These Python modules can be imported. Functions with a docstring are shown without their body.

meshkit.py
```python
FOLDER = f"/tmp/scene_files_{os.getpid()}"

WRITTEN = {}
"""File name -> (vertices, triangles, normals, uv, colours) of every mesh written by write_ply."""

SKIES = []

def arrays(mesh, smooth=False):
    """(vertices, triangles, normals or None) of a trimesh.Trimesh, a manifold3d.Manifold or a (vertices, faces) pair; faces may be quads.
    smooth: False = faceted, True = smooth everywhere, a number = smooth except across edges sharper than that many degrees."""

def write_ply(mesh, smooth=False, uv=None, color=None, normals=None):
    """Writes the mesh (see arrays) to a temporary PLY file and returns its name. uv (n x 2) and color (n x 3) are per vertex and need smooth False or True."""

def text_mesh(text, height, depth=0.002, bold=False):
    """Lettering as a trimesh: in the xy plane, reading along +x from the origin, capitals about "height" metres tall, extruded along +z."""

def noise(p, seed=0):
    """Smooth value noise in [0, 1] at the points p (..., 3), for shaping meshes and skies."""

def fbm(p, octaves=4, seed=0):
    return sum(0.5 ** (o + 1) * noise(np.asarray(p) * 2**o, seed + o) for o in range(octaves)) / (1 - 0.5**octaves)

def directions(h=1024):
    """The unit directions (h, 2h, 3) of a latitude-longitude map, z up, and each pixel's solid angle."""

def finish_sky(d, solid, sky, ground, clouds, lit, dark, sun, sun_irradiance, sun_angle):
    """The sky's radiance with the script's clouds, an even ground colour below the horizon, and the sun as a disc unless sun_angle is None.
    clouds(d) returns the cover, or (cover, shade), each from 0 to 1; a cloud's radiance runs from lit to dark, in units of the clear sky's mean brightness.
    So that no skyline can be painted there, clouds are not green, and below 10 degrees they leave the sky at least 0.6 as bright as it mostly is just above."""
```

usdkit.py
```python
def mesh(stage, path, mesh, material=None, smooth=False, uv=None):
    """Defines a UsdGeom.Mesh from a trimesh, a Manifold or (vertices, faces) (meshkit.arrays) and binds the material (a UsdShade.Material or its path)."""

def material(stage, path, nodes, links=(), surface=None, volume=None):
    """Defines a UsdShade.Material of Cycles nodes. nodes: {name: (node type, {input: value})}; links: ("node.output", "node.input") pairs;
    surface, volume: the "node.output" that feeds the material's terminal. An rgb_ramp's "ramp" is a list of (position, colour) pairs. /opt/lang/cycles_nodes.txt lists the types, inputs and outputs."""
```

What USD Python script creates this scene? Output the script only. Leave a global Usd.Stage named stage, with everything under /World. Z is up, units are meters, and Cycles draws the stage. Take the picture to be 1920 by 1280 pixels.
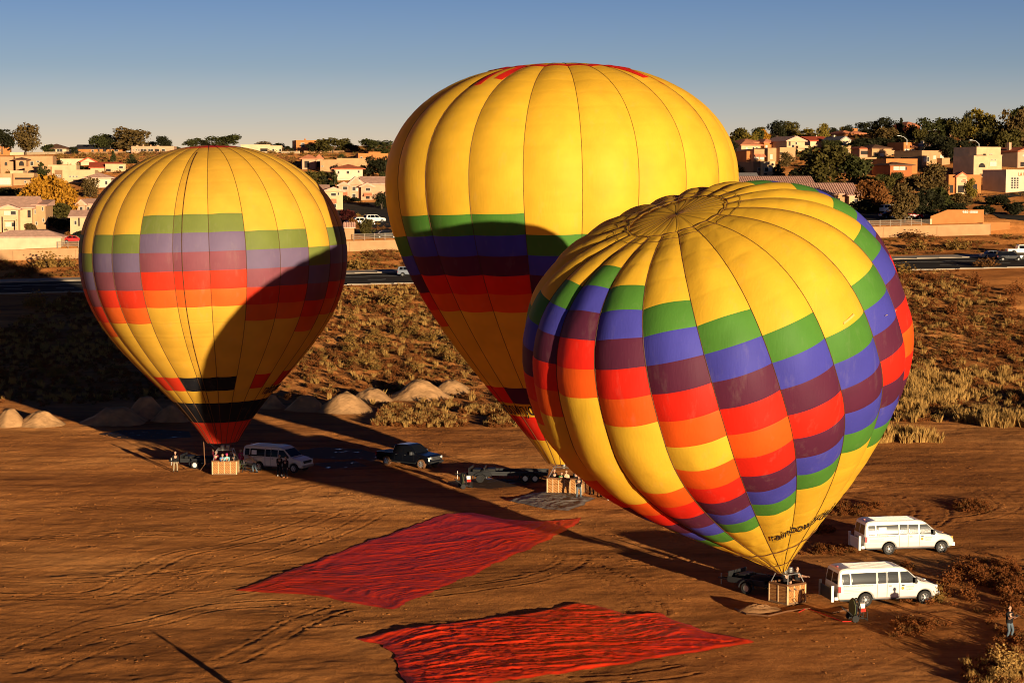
import math, random, numpy as np, trimesh, usdkit, meshkit
import manifold3d as m3
from pxr import Usd, UsdGeom, UsdLux, UsdShade, Gf, Sdf, Vt
from shapely.geometry import Polygon, Point, box as sbox
from scipy.interpolate import PchipInterpolator
from scipy.spatial import cKDTree
PI = math.pi
R = random.Random(7)
RN = np.random.default_rng(7)
stage = Usd.Stage.CreateInMemory()
UsdGeom.Xform.Define(stage, '/World'); UsdGeom.Scope.Define(stage, '/World/Looks')

# ------------------------------------------------------------ camera, sky, sun
F, H = 3700.0, 24.0                     # focal length in pixels of the 1920 wide photograph, eye height in metres
TP = 290 / F                            # tangent of the camera's downward pitch
cam = UsdGeom.Camera.Define(stage, '/World/camera')
cam.CreateHorizontalApertureAttr(36.0); cam.CreateFocalLengthAttr(36.0 * F / 1920)
cam.CreateClippingRangeAttr((1.0, 20000.0))
cam.AddTranslateOp().Set((0, 0, H)); cam.AddRotateXOp().Set(90 - math.degrees(math.atan(TP)))
cam.CreateExposureAttr(EXPOSURE := 0.75)
SUN_EL, SUN_AZ = math.radians(4.8), PI - 0.465     # azimuth from +y towards +x
SUN = np.array([math.sin(SUN_AZ) * math.cos(SUN_EL), math.cos(SUN_AZ) * math.cos(SUN_EL), math.sin(SUN_EL)])
sky = UsdLux.DomeLight.Define(stage, '/World/sky')
skym = usdkit.material(stage, '/World/Looks/sky', {
    'tex': ('sky_texture', {'sky_type': 'single_scattering', 'sun_disc': False, 'sun_elevation': SUN_EL, 'sun_rotation': SUN_AZ, 'altitude': 1500.0, 'air_density': 1.0, 'aerosol_density': 0.35, 'ozone_density': 1.0}),
    'g': ('texture_coordinate', {}), 'z': ('separate_xyz', {}), 'cl': ('rgb_ramp', {'ramp': [(0., (1.02, .93, 1.62)), (.012, (.96, .89, 1.58)), (.03, (.76, .76, 1.40)), (.06, (.46, .56, 1.10)), (.095, (.33, .45, .96)), (.20, (.10, .17, .44)), (1., (.04, .07, .20))]}),
    'm': ('mix_color', {'blend_type': 'multiply', 'fac': 1., 'use_clamp': False, 'use_clamp_result': False}), 'sc': ('mix_color', {'blend_type': 'multiply', 'fac': 1., 'b': (1.5, 1.5, 1.5), 'use_clamp': False, 'use_clamp_result': False}),
    'bg': ('background_shader', {'strength': 0.05})}, [('g.generated', 'z.vector'), ('z.z', 'cl.fac'), ('tex.color', 'm.a'), ('cl.color', 'm.b'), ('m.result', 'sc.a'), ('sc.result', 'bg.color')], surface='bg.background')
UsdShade.MaterialBindingAPI.Apply(sky.GetPrim()).Bind(skym)
sun = UsdLux.DistantLight.Define(stage, '/World/sun')
sun.CreateIntensityAttr(1.25); sun.CreateAngleAttr(0.5); sun.CreateNormalizeAttr(True); sun.CreateColorAttr((1.0, 0.80, 0.52))
zc = Gf.Vec3d(*SUN); xc = Gf.Cross(Gf.Vec3d(0, 0, 1), zc).GetNormalized(); yc = Gf.Cross(zc, xc)
sun.AddTransformOp().Set(Gf.Matrix4d(*xc, 0, *yc, 0, *zc, 0, 0, 0, 0, 1))

# ------------------------------------------------------------ helpers
_cp = 1 / math.hypot(1, TP); FW = np.array([0, _cp, -TP * _cp]); UPV = np.array([0, TP * _cp, _cp]); EYE = np.array([0, 0, H])
used = {}
def numbered(parent, name):
    n = used.get((parent, name), -1) + 1; used[(parent, name)] = n
    return f'{parent}/{name}' if n == 0 else f'{parent}/{name}_{n:03d}'
def tag(p, label=None, cat=None, group=None, kind=None):
    for k, v in (('label', label), ('category', cat), ('group', group), ('kind', kind)):
        if v: p.SetCustomDataByKey(k, v)
    return p
def setxf(x, loc, rz=0, scale=(1, 1, 1)):
    x.AddTranslateOp().Set(Gf.Vec3d(*map(float, loc))); x.AddRotateZOp().Set(float(rz)); x.AddScaleOp().Set(Gf.Vec3f(*map(float, scale)))
def thing(name, label, cat, loc=(0, 0, 0), rz=0, scale=(1, 1, 1), group=None, kind=None):
    x = UsdGeom.Xform.Define(stage, numbered('/World', name)); setxf(x, loc, rz, scale)
    return tag(x.GetPrim(), label, cat, group, kind)
def part(parent, name, mesh, mat, smooth=False, label=None):
    path = numbered(str(parent.GetPath()) if parent else '/World', name)
    if isinstance(mesh, MB): mesh = mesh.get()
    p = usdkit.mesh(stage, path, mesh, mat, smooth=smooth).GetPrim()
    if label: tag(p, label)
    return p
def copy_of(src, label, loc, rz=0, scale=(1, 1, 1), group=None, cat=None):
    x = UsdGeom.Xform.Define(stage, numbered('/World', src.GetName().rstrip('0123456789').rstrip('_')))
    x.GetPrim().GetReferences().AddInternalReference(src.GetPath()); x.GetPrim().SetInstanceable(True)
    for nm, v in (('xformOp:translate', Gf.Vec3d(*map(float, loc))), ('xformOp:rotateZ', float(rz)), ('xformOp:scale', Gf.Vec3f(*map(float, scale)))):
        x.GetPrim().CreateAttribute(nm, {'xformOp:translate': Sdf.ValueTypeNames.Double3, 'xformOp:rotateZ': Sdf.ValueTypeNames.Float, 'xformOp:scale': Sdf.ValueTypeNames.Float3}[nm], False).Set(v)
    return tag(x.GetPrim(), label, cat or src.GetCustomDataByKey('category'), group)
class MB:
    """Collects shapes that become one mesh."""
    def __init__(s): s.v, s.f, s.n = [], [], 0
    def add(s, v, f):
        v = np.asarray(v, float); f = np.asarray(f, int)
        if f.shape[1] == 4: f = np.vstack([f[:, [0, 1, 2]], f[f[:, 2] != f[:, 3]][:, [0, 2, 3]]])
        s.v.append(v); s.f.append(f + s.n); s.n += len(v); return s
    def tm(s, m): return s.add(m.vertices, m.faces)
    def box(s, c, d, rz=0):
        m = trimesh.creation.box(d)
        if rz: m.apply_transform(trimesh.transformations.rotation_matrix(rz, [0, 0, 1]))
        m.apply_translation(c); return s.tm(m)
    def bb(s, x0, x1, y0, y1, z0, z1): return s.box(((x0+x1)/2, (y0+y1)/2, (z0+z1)/2), (x1-x0, y1-y0, z1-z0))
    def cyl(s, a, b, r, n=10, r2=None):
        a, b = np.asarray(a, float), np.asarray(b, float); return s.tube([a, b], [r, r if r2 is None else r2], n)
    def tube(s, pts, r, n=8, cap=True):
        p = np.asarray(pts, float); r = np.broadcast_to(np.asarray(r, float), (len(p),))
        t = np.gradient(p, axis=0); t /= np.linalg.norm(t, axis=1, keepdims=True) + 1e-12
        a = np.cross(t, np.where(np.abs(t[:, 2:]) < .9, [0, 0, 1.], [1., 0, 0])); a /= np.linalg.norm(a, axis=1, keepdims=True) + 1e-12
        b = np.cross(t, a); an = np.arange(n) * 2 * PI / n
        v = (p[:, None] + r[:, None, None] * (np.cos(an)[None, :, None] * a[:, None] + np.sin(an)[None, :, None] * b[:, None])).reshape(-1, 3)
        i, j = np.meshgrid(np.arange(len(p)-1), np.arange(n), indexing='ij')
        f = np.stack([i*n+j, i*n+(j+1) % n, (i+1)*n+(j+1) % n, (i+1)*n+j], -1).reshape(-1, 4)
        f = np.vstack([f[:, [0, 1, 2]], f[:, [0, 2, 3]]])
        if cap:
            k = len(v); v = np.vstack([v, p[:1], p[-1:]]); j = np.arange(n); m = (len(p)-1)*n
            f = np.vstack([f, np.stack([np.full(n, k), (j+1) % n, j], 1), np.stack([np.full(n, k+1), m+j, m+(j+1) % n], 1)])
        return s.add(v, f)
    def ball(s, c, r, n=1):
        m = trimesh.creation.icosphere(n, 1.0); return s.add(m.vertices * np.asarray(r) + np.asarray(c), m.faces)
    def get(s): return np.vstack(s.v), np.vstack(s.f)
    def empty(s): return not s.v
def sstep(x): x = np.clip(x, 0, 1); return x * x * (3 - 2 * x)

# ------------------------------------------------------------ terrain
_ky = [-3000, 100, 222, 250, 300, 334, 353, 356, 372, 379.9, 380.5, 381.2, 420, 520, 650, 690, 760, 1200, 6000]
_kz = [0, 0, 0, 1.6, 5.3, 8.0, 9.45, 9.7, 11.3, 12.4, 12.45, 14.5, 17.2, 26.2, 38.0, 39.4, 39.8, 34, 0]
_base = PchipInterpolator(_ky, _kz)
def terrain(X, Y):
    X, Y = np.asarray(X, float), np.asarray(Y, float)
    return _base(Y) + .026 * np.clip(X, -260, 260) * sstep((Y - 222) / 112) * (1 - sstep((Y - 900) / 1500))
def project(P):
    d = np.asarray(P, float) - EYE; z = d @ FW
    return np.stack([960 + F * d[..., 0] / z, 640 - F * (d @ UPV) / z], -1)
_t = np.r_[np.arange(60, 300, .1), np.arange(300, 1200, .2)]
def at(px, py):
    """The point of the terrain that the photograph shows at a pixel."""
    r = FW + np.array([1, 0, 0]) * (px - 960) / F + UPV * (640 - py) / F
    P = EYE + r * _t[:, None]; d = P[:, 2] - terrain(P[:, 0], P[:, 1])
    k = np.argmax(d <= 0)
    if d[k] > 0: k = np.argmin(d)
    if k == 0: return P[0]
    a = d[k-1] / (d[k-1] - d[k] + 1e-12) if d[k] <= 0 else 1
    return P[k-1] + (P[k] - P[k-1]) * a
def scale_at(P): return F / ((np.asarray(P) - EYE) @ FW)      # pixels per metre

# ------------------------------------------------------------ materials
def mat(name, nodes, links, surface): return usdkit.material(stage, '/World/Looks/' + name, nodes, links, surface=surface)
def plain(name, col, rough=.6, metal=0, spec=.3, vary=.12, scale=3., bump=0, bscale=20., coat=0, obj=False):
    n = {'p': ('principled_bsdf', {'roughness': rough, 'metallic': metal, 'specular_ior_level': spec, 'coat_weight': coat}),
         'g': ('texture_coordinate', {}) if obj else ('geometry', {}), 't': ('noise_texture', {'scale': scale, 'detail': 4.}),
         'r': ('rgb_ramp', {'ramp': [(.3, tuple(c * (1 - vary) for c in col)), (.7, tuple(min(1, c * (1 + vary)) for c in col))]})}
    src = 'g.object' if obj else 'g.position'
    l = [(src, 't.vector'), ('t.fac', 'r.fac'), ('r.color', 'p.base_color')]
    if bump:
        n |= {'t2': ('noise_texture', {'scale': bscale, 'detail': 3.}), 'b': ('bump', {'strength': bump, 'distance': .1})}
        l += [(src, 't2.vector'), ('t2.fac', 'b.height'), ('b.normal', 'p.normal')]
    return mat(name, n, l, 'p.BSDF')
def glassy(name, col, rough=.08): return mat(name, {'p': ('principled_bsdf', {'base_color': col, 'roughness': rough, 'specular_ior_level': .2})}, [], 'p.BSDF')
def leafy(name, cols, tr=.25):
    """Foliage: each leaf clump takes its own tone; some light passes through."""
    k = len(cols)
    return mat(name, {'g': ('geometry', {}), 'r': ('rgb_ramp', {'ramp': [(i / max(k-1, 1), c) for i, c in enumerate(cols)]}),
        'd': ('principled_bsdf', {'roughness': .75, 'specular_ior_level': .15}), 't': ('translucent_bsdf', {}), 'm': ('mix_closure', {'fac': tr})},
        [('g.random_per_island', 'r.fac'), ('r.color', 'd.base_color'), ('r.color', 't.color'), ('d.BSDF', 'm.closure1'), ('t.BSDF', 'm.closure2')], 'm.closure')
def fabric(name, col, tr=.14, rough=.6, smear=(.5, .4, .3), amt=.12):
    """Balloon cloth: thin, slightly see-through nylon with scuffs and fine puckers."""
    return mat(name, {'g': ('texture_coordinate', {}), 'mp': ('mapping', {'scale': (1.2, 1.2, .35)}), 'n': ('noise_texture', {'scale': 1.3, 'detail': 6., 'roughness': .65}),
        'mr': ('map_range', {'from_min': .56, 'from_max': .8, 'to_min': 0., 'to_max': amt, 'clamp': True}), 'c': ('mix_color', {'a': col, 'b': smear}),
        'n2': ('noise_texture', {'scale': .5, 'detail': 3.}), 'mr2': ('map_range', {'from_min': .3, 'from_max': .7, 'to_min': .9, 'to_max': 1.08}), 'c2': ('mix_color', {'blend_type': 'multiply', 'fac': 1., 'use_clamp': False}),
        'mpb': ('mapping', {'scale': (9., 9., 1.2)}), 'nb': ('noise_texture', {'scale': 1., 'detail': 2.}), 'b': ('bump', {'strength': .2, 'distance': .05}),
        'd': ('principled_bsdf', {'roughness': rough, 'specular_ior_level': .16}), 't': ('translucent_bsdf', {}), 'm': ('mix_closure', {'fac': tr})},
        [('g.object', 'mp.vector'), ('mp.vector', 'n.vector'), ('n.fac', 'mr.value'), ('mr.result', 'c.fac'), ('g.object', 'n2.vector'), ('n2.fac', 'mr2.value'), ('c.result', 'c2.a'), ('mr2.result', 'c2.b'),
         ('g.object', 'mpb.vector'), ('mpb.vector', 'nb.vector'), ('nb.fac', 'b.height'), ('b.normal', 'd.normal'), ('c2.result', 'd.base_color'), ('c2.result', 't.color'), ('d.BSDF', 'm.closure1'), ('t.BSDF', 'm.closure2')], 'm.closure')
ground_m = mat('dirt', {'g': ('geometry', {}), 'sx': ('separate_xyz', {}),
    'n1': ('noise_texture', {'scale': .045, 'detail': 5., 'roughness': .6}), 'mp': ('mapping', {'scale': (.07, .35, 1.), 'rotation': (0, 0, .25)}), 'n2': ('noise_texture', {'scale': 1., 'detail': 6., 'roughness': .65}),
    'n3': ('noise_texture', {'scale': 1.6, 'detail': 8., 'roughness': .75}), 'n4': ('noise_texture', {'scale': 4.5, 'detail': 7., 'roughness': .8}),
    'r1': ('rgb_ramp', {'ramp': [(.3, (.23, .080, .019)), (.5, (.39, .147, .038)), (.68, (.52, .222, .066))]}),
    'r2': ('rgb_ramp', {'ramp': [(.36, (.42, .38, .34)), (.54, (1., 1., 1.)), (.75, (1.18, 1.16, 1.12))]}),
    'r3': ('rgb_ramp', {'ramp': [(.3, (.72, .68, .64)), (.6, (1.1, 1.1, 1.1))]}),
    'm1': ('mix_color', {'blend_type': 'multiply', 'fac': .8, 'use_clamp': False, 'use_clamp_result': False}), 'm2': ('mix_color', {'blend_type': 'multiply', 'fac': .8, 'use_clamp': False}),
    'add': ('math', {'math_type': 'multiply_add', 'value2': .35}), 'b': ('bump', {'strength': .8, 'distance': .24}),
    'p': ('principled_bsdf', {'roughness': .95, 'specular_ior_level': .1, 'diffuse_roughness': 1.})},
    [('g.position', 'n1.vector'), ('g.position', 'mp.vector'), ('mp.vector', 'n2.vector'), ('g.position', 'n3.vector'), ('g.position', 'n4.vector'), ('n1.fac', 'r1.fac'), ('n2.fac', 'r2.fac'), ('n3.fac', 'r3.fac'),
     ('r1.color', 'm1.a'), ('r2.color', 'm1.b'), ('m1.result', 'm2.a'), ('r3.color', 'm2.b'), ('m2.result', 'p.base_color'), ('n4.fac', 'add.value1'), ('n3.fac', 'add.value3'), ('add.value', 'b.height'), ('b.normal', 'p.normal')], 'p.BSDF')
mound_m = plain('mound_dirt', (.46, .25, .11), .95, spec=.05, vary=.25, scale=.8, bump=.8, bscale=3.)
asphalt = plain('asphalt', (.05, .040, .032), .95, spec=.08, vary=.2, scale=.4, bump=.1)
concrete = plain('concrete', (.36, .29, .22), .9, vary=.12, scale=.5)
paint = plain('road_paint', (.7, .68, .6), .7, vary=.1)
white_p = plain('white_car_paint', (.66, .62, .56), .3, vary=.03, coat=.5, spec=.5)
black_p = plain('black_car_paint', (.004, .005, .009), .2, vary=.03, coat=.25, spec=.4)
red_p = plain('red_car_paint', (.55, .012, .012), .3, vary=.03, coat=.5)
grey_p = plain('grey_car_paint', (.18, .20, .24), .3, vary=.03, coat=.5)
glass = glassy('dark_window_glass', (.006, .007, .010), .12)
hglass = glassy('house_window_glass', (.05, .045, .04), .15)
rubber = plain('rubber', (.022, .02, .019), .8)
alloy = plain('alloy', (.7, .68, .64), .32, metal=.85, vary=.03)
chrome = plain('bumper_chrome', (.6, .6, .6), .25, metal=.9, vary=.03)
redlamp = plain('red_lamp', (.35, .012, .01), .25, spec=.6)
lamp = plain('clear_lamp', (.75, .72, .66), .15, spec=.8)
amber = plain('amber_lamp', (.8, .28, .03), .2, spec=.6)
blackm = plain('black_plastic', (.018, .017, .016), .55)
steel = plain('steel', (.45, .43, .40), .4, metal=.8)
darksteel = plain('dark_steel', (.03, .03, .032), .5, metal=.3)
letter_g = plain('grey_lettering', (.30, .24, .22), .6)
letter_k = plain('black_lettering', (.015, .013, .015), .6)
letter_w = plain('white_lettering', (.75, .72, .68), .6)
paper = plain('paper', (.75, .74, .72), .7)
wood = plain('timber', (.20, .11, .055), .8, scale=6.)
bark = plain('bark', (.12, .08, .05), .9, scale=5.)
wicker = mat('wicker', {'g': ('texture_coordinate', {}), 'w1': ('wave_texture', {'wave_type': 'bands', 'bands_direction': 'z', 'scale': 4.5, 'distortion': 1.2, 'detail': 1.}), 'w2': ('wave_texture', {'wave_type': 'bands', 'bands_direction': 'diagonal', 'scale': 3.2, 'distortion': 1.}),
    'm': ('math', {'math_type': 'multiply'}), 'r': ('rgb_ramp', {'ramp': [(0., (.26, .10, .025)), (.4, (.50, .22, .055)), (1., (.64, .32, .09))]}), 'b': ('bump', {'strength': .6, 'distance': .03}), 'p': ('principled_bsdf', {'roughness': .6})},
    [('g.object', 'w1.vector'), ('g.object', 'w2.vector'), ('w1.fac', 'm.value1'), ('w2.fac', 'm.value2'), ('m.value', 'r.fac'), ('r.color', 'p.base_color'), ('m.value', 'b.height'), ('b.normal', 'p.normal')], 'p.BSDF')
leather = plain('leather', (.16, .07, .03), .6)
strap = plain('pale_strap', (.62, .42, .22), .6)
CLOTH = {k: plain('cloth_' + k, c, .85, spec=.1, vary=.15, scale=8.) for k, c in dict(black=(.015, .013, .014), charcoal=(.035, .033, .035), khaki=(.32, .24, .15), tan=(.58, .42, .25), jeans=(.10, .13, .16), grey=(.22, .22, .22), olive=(.10, .11, .05),
    blue=(.10, .20, .36), teal=(.25, .55, .55), pink=(.65, .05, .18), white=(.72, .70, .66), green=(.05, .14, .05), red=(.5, .03, .02), rust=(.50, .20, .08), maroon=(.14, .02, .03)).items()}
skin = plain('skin', (.52, .28, .18), .6, spec=.25, vary=.05)
HAIR = {'dark': plain('dark_hair', (.018, .012, .009), .6), 'brown': plain('brown_hair', (.08, .04, .02), .6), 'fair': plain('fair_hair', (.4, .26, .12), .6), 'grey': plain('grey_hair', (.35, .33, .3), .6)}

# ------------------------------------------------------------ the ground: one sheet to the horizon, with wheel ruts
def dense(pts, step=.25):
    p = np.asarray(pts, float); L = np.r_[0, np.cumsum(np.linalg.norm(np.diff(p, axis=0), axis=1))]
    q = np.arange(0, L[-1], step); k = PchipInterpolator(L, p) if len(p) > 2 else None
    return k(q) if k else np.stack([np.interp(q, L, p[:, i]) for i in range(p.shape[1])], 1)
TRACKS = [[(0, 1085), (120, 1088), (250, 1082), (385, 1065), (520, 1035), (610, 1005), (680, 975), (712, 955), (705, 938), (660, 928)],
    [(0, 1012), (80, 1006), (160, 1000), (240, 998), (400, 1000), (520, 985)], [(60, 1120), (190, 1110), (260, 1075), (330, 1040), (430, 1020), (560, 985), (620, 960)],
    [(0, 1118), (150, 1117), (360, 1116), (480, 1100)], [(100, 1225), (170, 1190), (290, 1165), (420, 1135), (590, 1128)], [(0, 1215), (70, 1185), (200, 1140), (330, 1095), (420, 1040)],
    [(0, 960), (140, 953), (290, 945), (420, 930)], [(520, 950), (570, 935), (640, 938), (660, 955), (600, 968), (540, 962)], [(1100, 1060), (1160, 1085), (1200, 1120), (1230, 1150)], [(1150, 1005), (1250, 1000), (1310, 1010), (1320, 1030), (1260, 1050), (1180, 1056)],
    [(1660, 985), (1690, 970), (1695, 950), (1670, 930)], [(1740, 985), (1760, 968), (1755, 945)], [(1780, 905), (1860, 925), (1890, 945), (1860, 965), (1780, 975)], [(560, 790), (700, 800), (850, 815), (1000, 830)], [(650, 880), (780, 905), (850, 925)],
    [(430, 1240), (500, 1205), (560, 1170), (640, 1140)], [(60, 1270), (150, 1225), (230, 1200)], [(1560, 860), (1700, 875), (1850, 895), (1919, 905)], [(1500, 930), (1640, 905), (1780, 900)], [(880, 1250), (1100, 1275), (1300, 1255)], [(780, 1115), (900, 1100), (1000, 1085), (1080, 1040)]]
tp, tw = [], []
for t_ in TRACKS:
    p = dense([at(*q)[:2] for q in t_], .2)
    n = np.gradient(p, axis=0); n /= np.linalg.norm(n, axis=1, keepdims=True) + 1e-9
    n = np.stack([-n[:, 1], n[:, 0]], 1)
    for sgn in (-.8, .8):
        tp.append(p + n * sgn + RN.normal(0, .04, p.shape)); tw.append(np.full(len(p), R.uniform(.6, 1.2)))
tp, tw = np.vstack(tp), np.concatenate(tw); ttree = cKDTree(tp)
PUDDLES = [[(195, 812), (235, 806), (290, 805), (345, 808), (350, 818), (290, 821), (230, 820)], [(560, 845), (610, 838), (668, 842), (705, 852), (690, 862), (630, 858), (590, 855)], [(600, 868), (660, 864), (680, 872), (620, 876)], [(850, 902), (905, 896), (960, 900), (985, 907), (920, 913), (870, 910)], [(1000, 928), (960, 930), (940, 936)]][:4]
puddle_w = [Polygon([at(*q)[:2] for q in p]).buffer(.5).simplify(.2) for p in PUDDLES]
def micro(X, Y):
    p = np.stack([X, Y, 0 * X], -1)
    near = 1 - sstep((Y - 215) / 30)
    z = .16 * (meshkit.fbm(p * [.10, .16, 1], 3, 3) - .5) + .10 * (meshkit.fbm(p * .55, 4, 5) - .5) * (.6 + .8 * meshkit.noise(p * .06, 9)) + (.022 + .05 * sstep((meshkit.fbm(p * [.16, .3, 1], 3, 29) - .48) / .15)) * (meshkit.fbm(p * [1.5, 2.2, 1], 4, 11) - .5)
    z += (1 - near) * (.55 * (meshkit.fbm(p * .14, 4, 17) - .5) + .3 * (meshkit.fbm(p * .5, 3, 19) - .5)) * (1 - sstep((Y - 326) / 8)) 
    z += .5 * (meshkit.fbm(p * .3, 4, 23) - .5) * sstep((Y - 357) / 5) * (1 - sstep((Y - 376) / 3))
    d, i = ttree.query(np.stack([X, Y], -1).reshape(-1, 2), distance_upper_bound=1.2); d = d.reshape(X.shape); w = np.r_[tw, 0][i].reshape(X.shape)
    z += np.where(np.isfinite(d), w * (-.034 * np.exp(-(d / .12) ** 2) + .026 * np.exp(-((d - .26) / .10) ** 2)) * (.5 + meshkit.noise(p * .35, 77)), 0) * near
    road = (1 - sstep((334.0 - Y) / 3)) * (1 - sstep((Y - 357) / 2)); z *= 1 - road
    z *= 1 - sstep((Y - 377) / 2)
    for pw in puddle_w:
        x0, y0, x1, y1 = pw.bounds; c = (X > x0 - 2) & (X < x1 + 2) & (Y > y0 - 2) & (Y < y1 + 2)
        if c.any():
            from shapely import points, distance
            dd = distance(pw, points(X[c], Y[c])); z[c] = z[c] * sstep(dd / 1.5) - .05 * (1 - sstep(dd / 1.0))
    return z
def spaced(a, b, s): return np.linspace(a, b, max(2, int(round((b - a) / s)) + 1))
gx = np.unique(np.r_[-6000, -3000, -1500, -800, spaced(-500, -110, 13), spaced(-110, -62, 1.2), spaced(-62, 52, .22), spaced(52, 110, 1.2), spaced(110, 500, 13), 800, 1500, 3000, 6000])
gy = np.unique(np.r_[-6000, -3000, -1000, -300, -60, 30, 70, spaced(84, 92, 1), spaced(92, 150, .2), spaced(150, 205, .3), spaced(205, 240, .6), spaced(240, 334, 1.), spaced(334, 357, 2.), spaced(357, 379.5, 1.), 379.9, 380.2, 380.5, 380.8, 381.2, spaced(384, 720, 7), 800, 1000, 1500, 3000, 6000])
XX, YY = np.meshgrid(gx, gy, indexing='xy')
ZZ = terrain(XX, YY); fine = (np.abs(XX) < 112) & (YY > 84) & (YY < 380)
ZM = np.zeros_like(ZZ); ZM[fine] = micro(XX[fine], YY[fine]); ZM *= 1 - sstep((np.abs(XX) - 95) / 15)
ZZ = ZZ + ZM
i, j = np.meshgrid(np.arange(len(gy)-1), np.arange(len(gx)-1), indexing='ij'); nx = len(gx)
gf = np.stack([i*nx+j, i*nx+j+1, (i+1)*nx+j+1, (i+1)*nx+j], -1).reshape(-1, 4)
tag(part(None, 'ground', (np.stack([XX, YY, ZZ], -1).reshape(-1, 3), gf), ground_m, smooth=True), 'reddish brown bare dirt lot rising to scrub and a hillside', 'ground', kind='structure')
from scipy.interpolate import RegularGridInterpolator
_gi = RegularGridInterpolator((gy, gx), ZZ)
def gz(x, y): return float(_gi((y, x)))
def spot(px, py):
    p = at(px, py); return np.array([p[0], p[1], gz(p[0], p[1])])
def strip(y0, y1, dz, x0=-260, x1=260, n=130, mb=None, yfun=None):
    xs = np.linspace(x0, x1, n); v = []
    for y in (y0, y1): v.append(np.stack([xs, np.full(n, y), terrain(xs, y) + dz], 1))
    v = np.vstack(v); k = np.arange(n-1); mb = mb or MB()
    return mb.add(v, np.stack([k, k+1, n+k+1, n+k], 1))
def setting(name, mesh, m, label, cat, smooth=False): return tag(part(None, name, mesh, m, smooth), label, cat, kind='structure')
rd = MB()
for a, b in zip(np.linspace(335, 351, 9)[:-1], np.linspace(335, 351, 9)[1:]): strip(a, b, .03, mb=rd)
setting('road', rd, asphalt, 'dark asphalt road crossing below the houses', 'road')
kb = MB()
for a, b in ((351.0, 351.25), (334.75, 335.0)):
    xs = np.linspace(-260, 260, 131)
    for x0, x1 in zip(xs[:-1], xs[1:]): kb.box(((x0+x1)/2, (a+b)/2, terrain((x0+x1)/2, a) + .05), (x1-x0, b-a, .26))
setting('kerb', kb, concrete, 'pale concrete kerbs along both edges of the road', 'kerb')
sw = strip(351.25, 355.0, .16); setting('pavement', sw, concrete, 'pale pavement along the far side of the road', 'pavement')
mk = MB()
strip(346.2, 346.45, .036, mb=mk); strip(335.9, 336.05, .036, mb=mk)
for x in np.arange(-250, 250, 9.): strip(341.2, 341.4, .036, x, x + 3.2, 4, mk)
setting('road_marking', mk, paint, 'white lane lines painted on the road', 'road marking')
pud_m = mat('wet_mud', {'g': ('geometry', {}), 'n': ('noise_texture', {'scale': .9, 'detail': 5.}), 'r': ('rgb_ramp', {'ramp': [(.31, (.12, .12, .12)), (.40, (.9, .9, .9))]}), 'p': ('principled_bsdf', {'base_color': (.075, .038, .019), 'specular_ior_level': .22})},
    [('g.position', 'n.vector'), ('n.fac', 'r.fac'), ('r.color', 'p.roughness')], 'p.BSDF')
for k, pw in enumerate(puddle_w):
    pp = pw.buffer(.25); v, f = trimesh.creation.triangulate_polygon(pp, engine='earcut')
    zc_ = np.mean([gz(*c) for c in np.array(pw.exterior.coords)]) - .02
    setting('puddle', (np.c_[v, np.full(len(v), zc_ + .02)], f), pud_m, ['long shallow puddle on dark mud left of the left basket', 'shallow puddle on mud between the white van and the black pickup', 'small wet patch nearest the front of the left white van', 'wet mud patch left of the middle balloon basket'][k], 'puddle')
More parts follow.
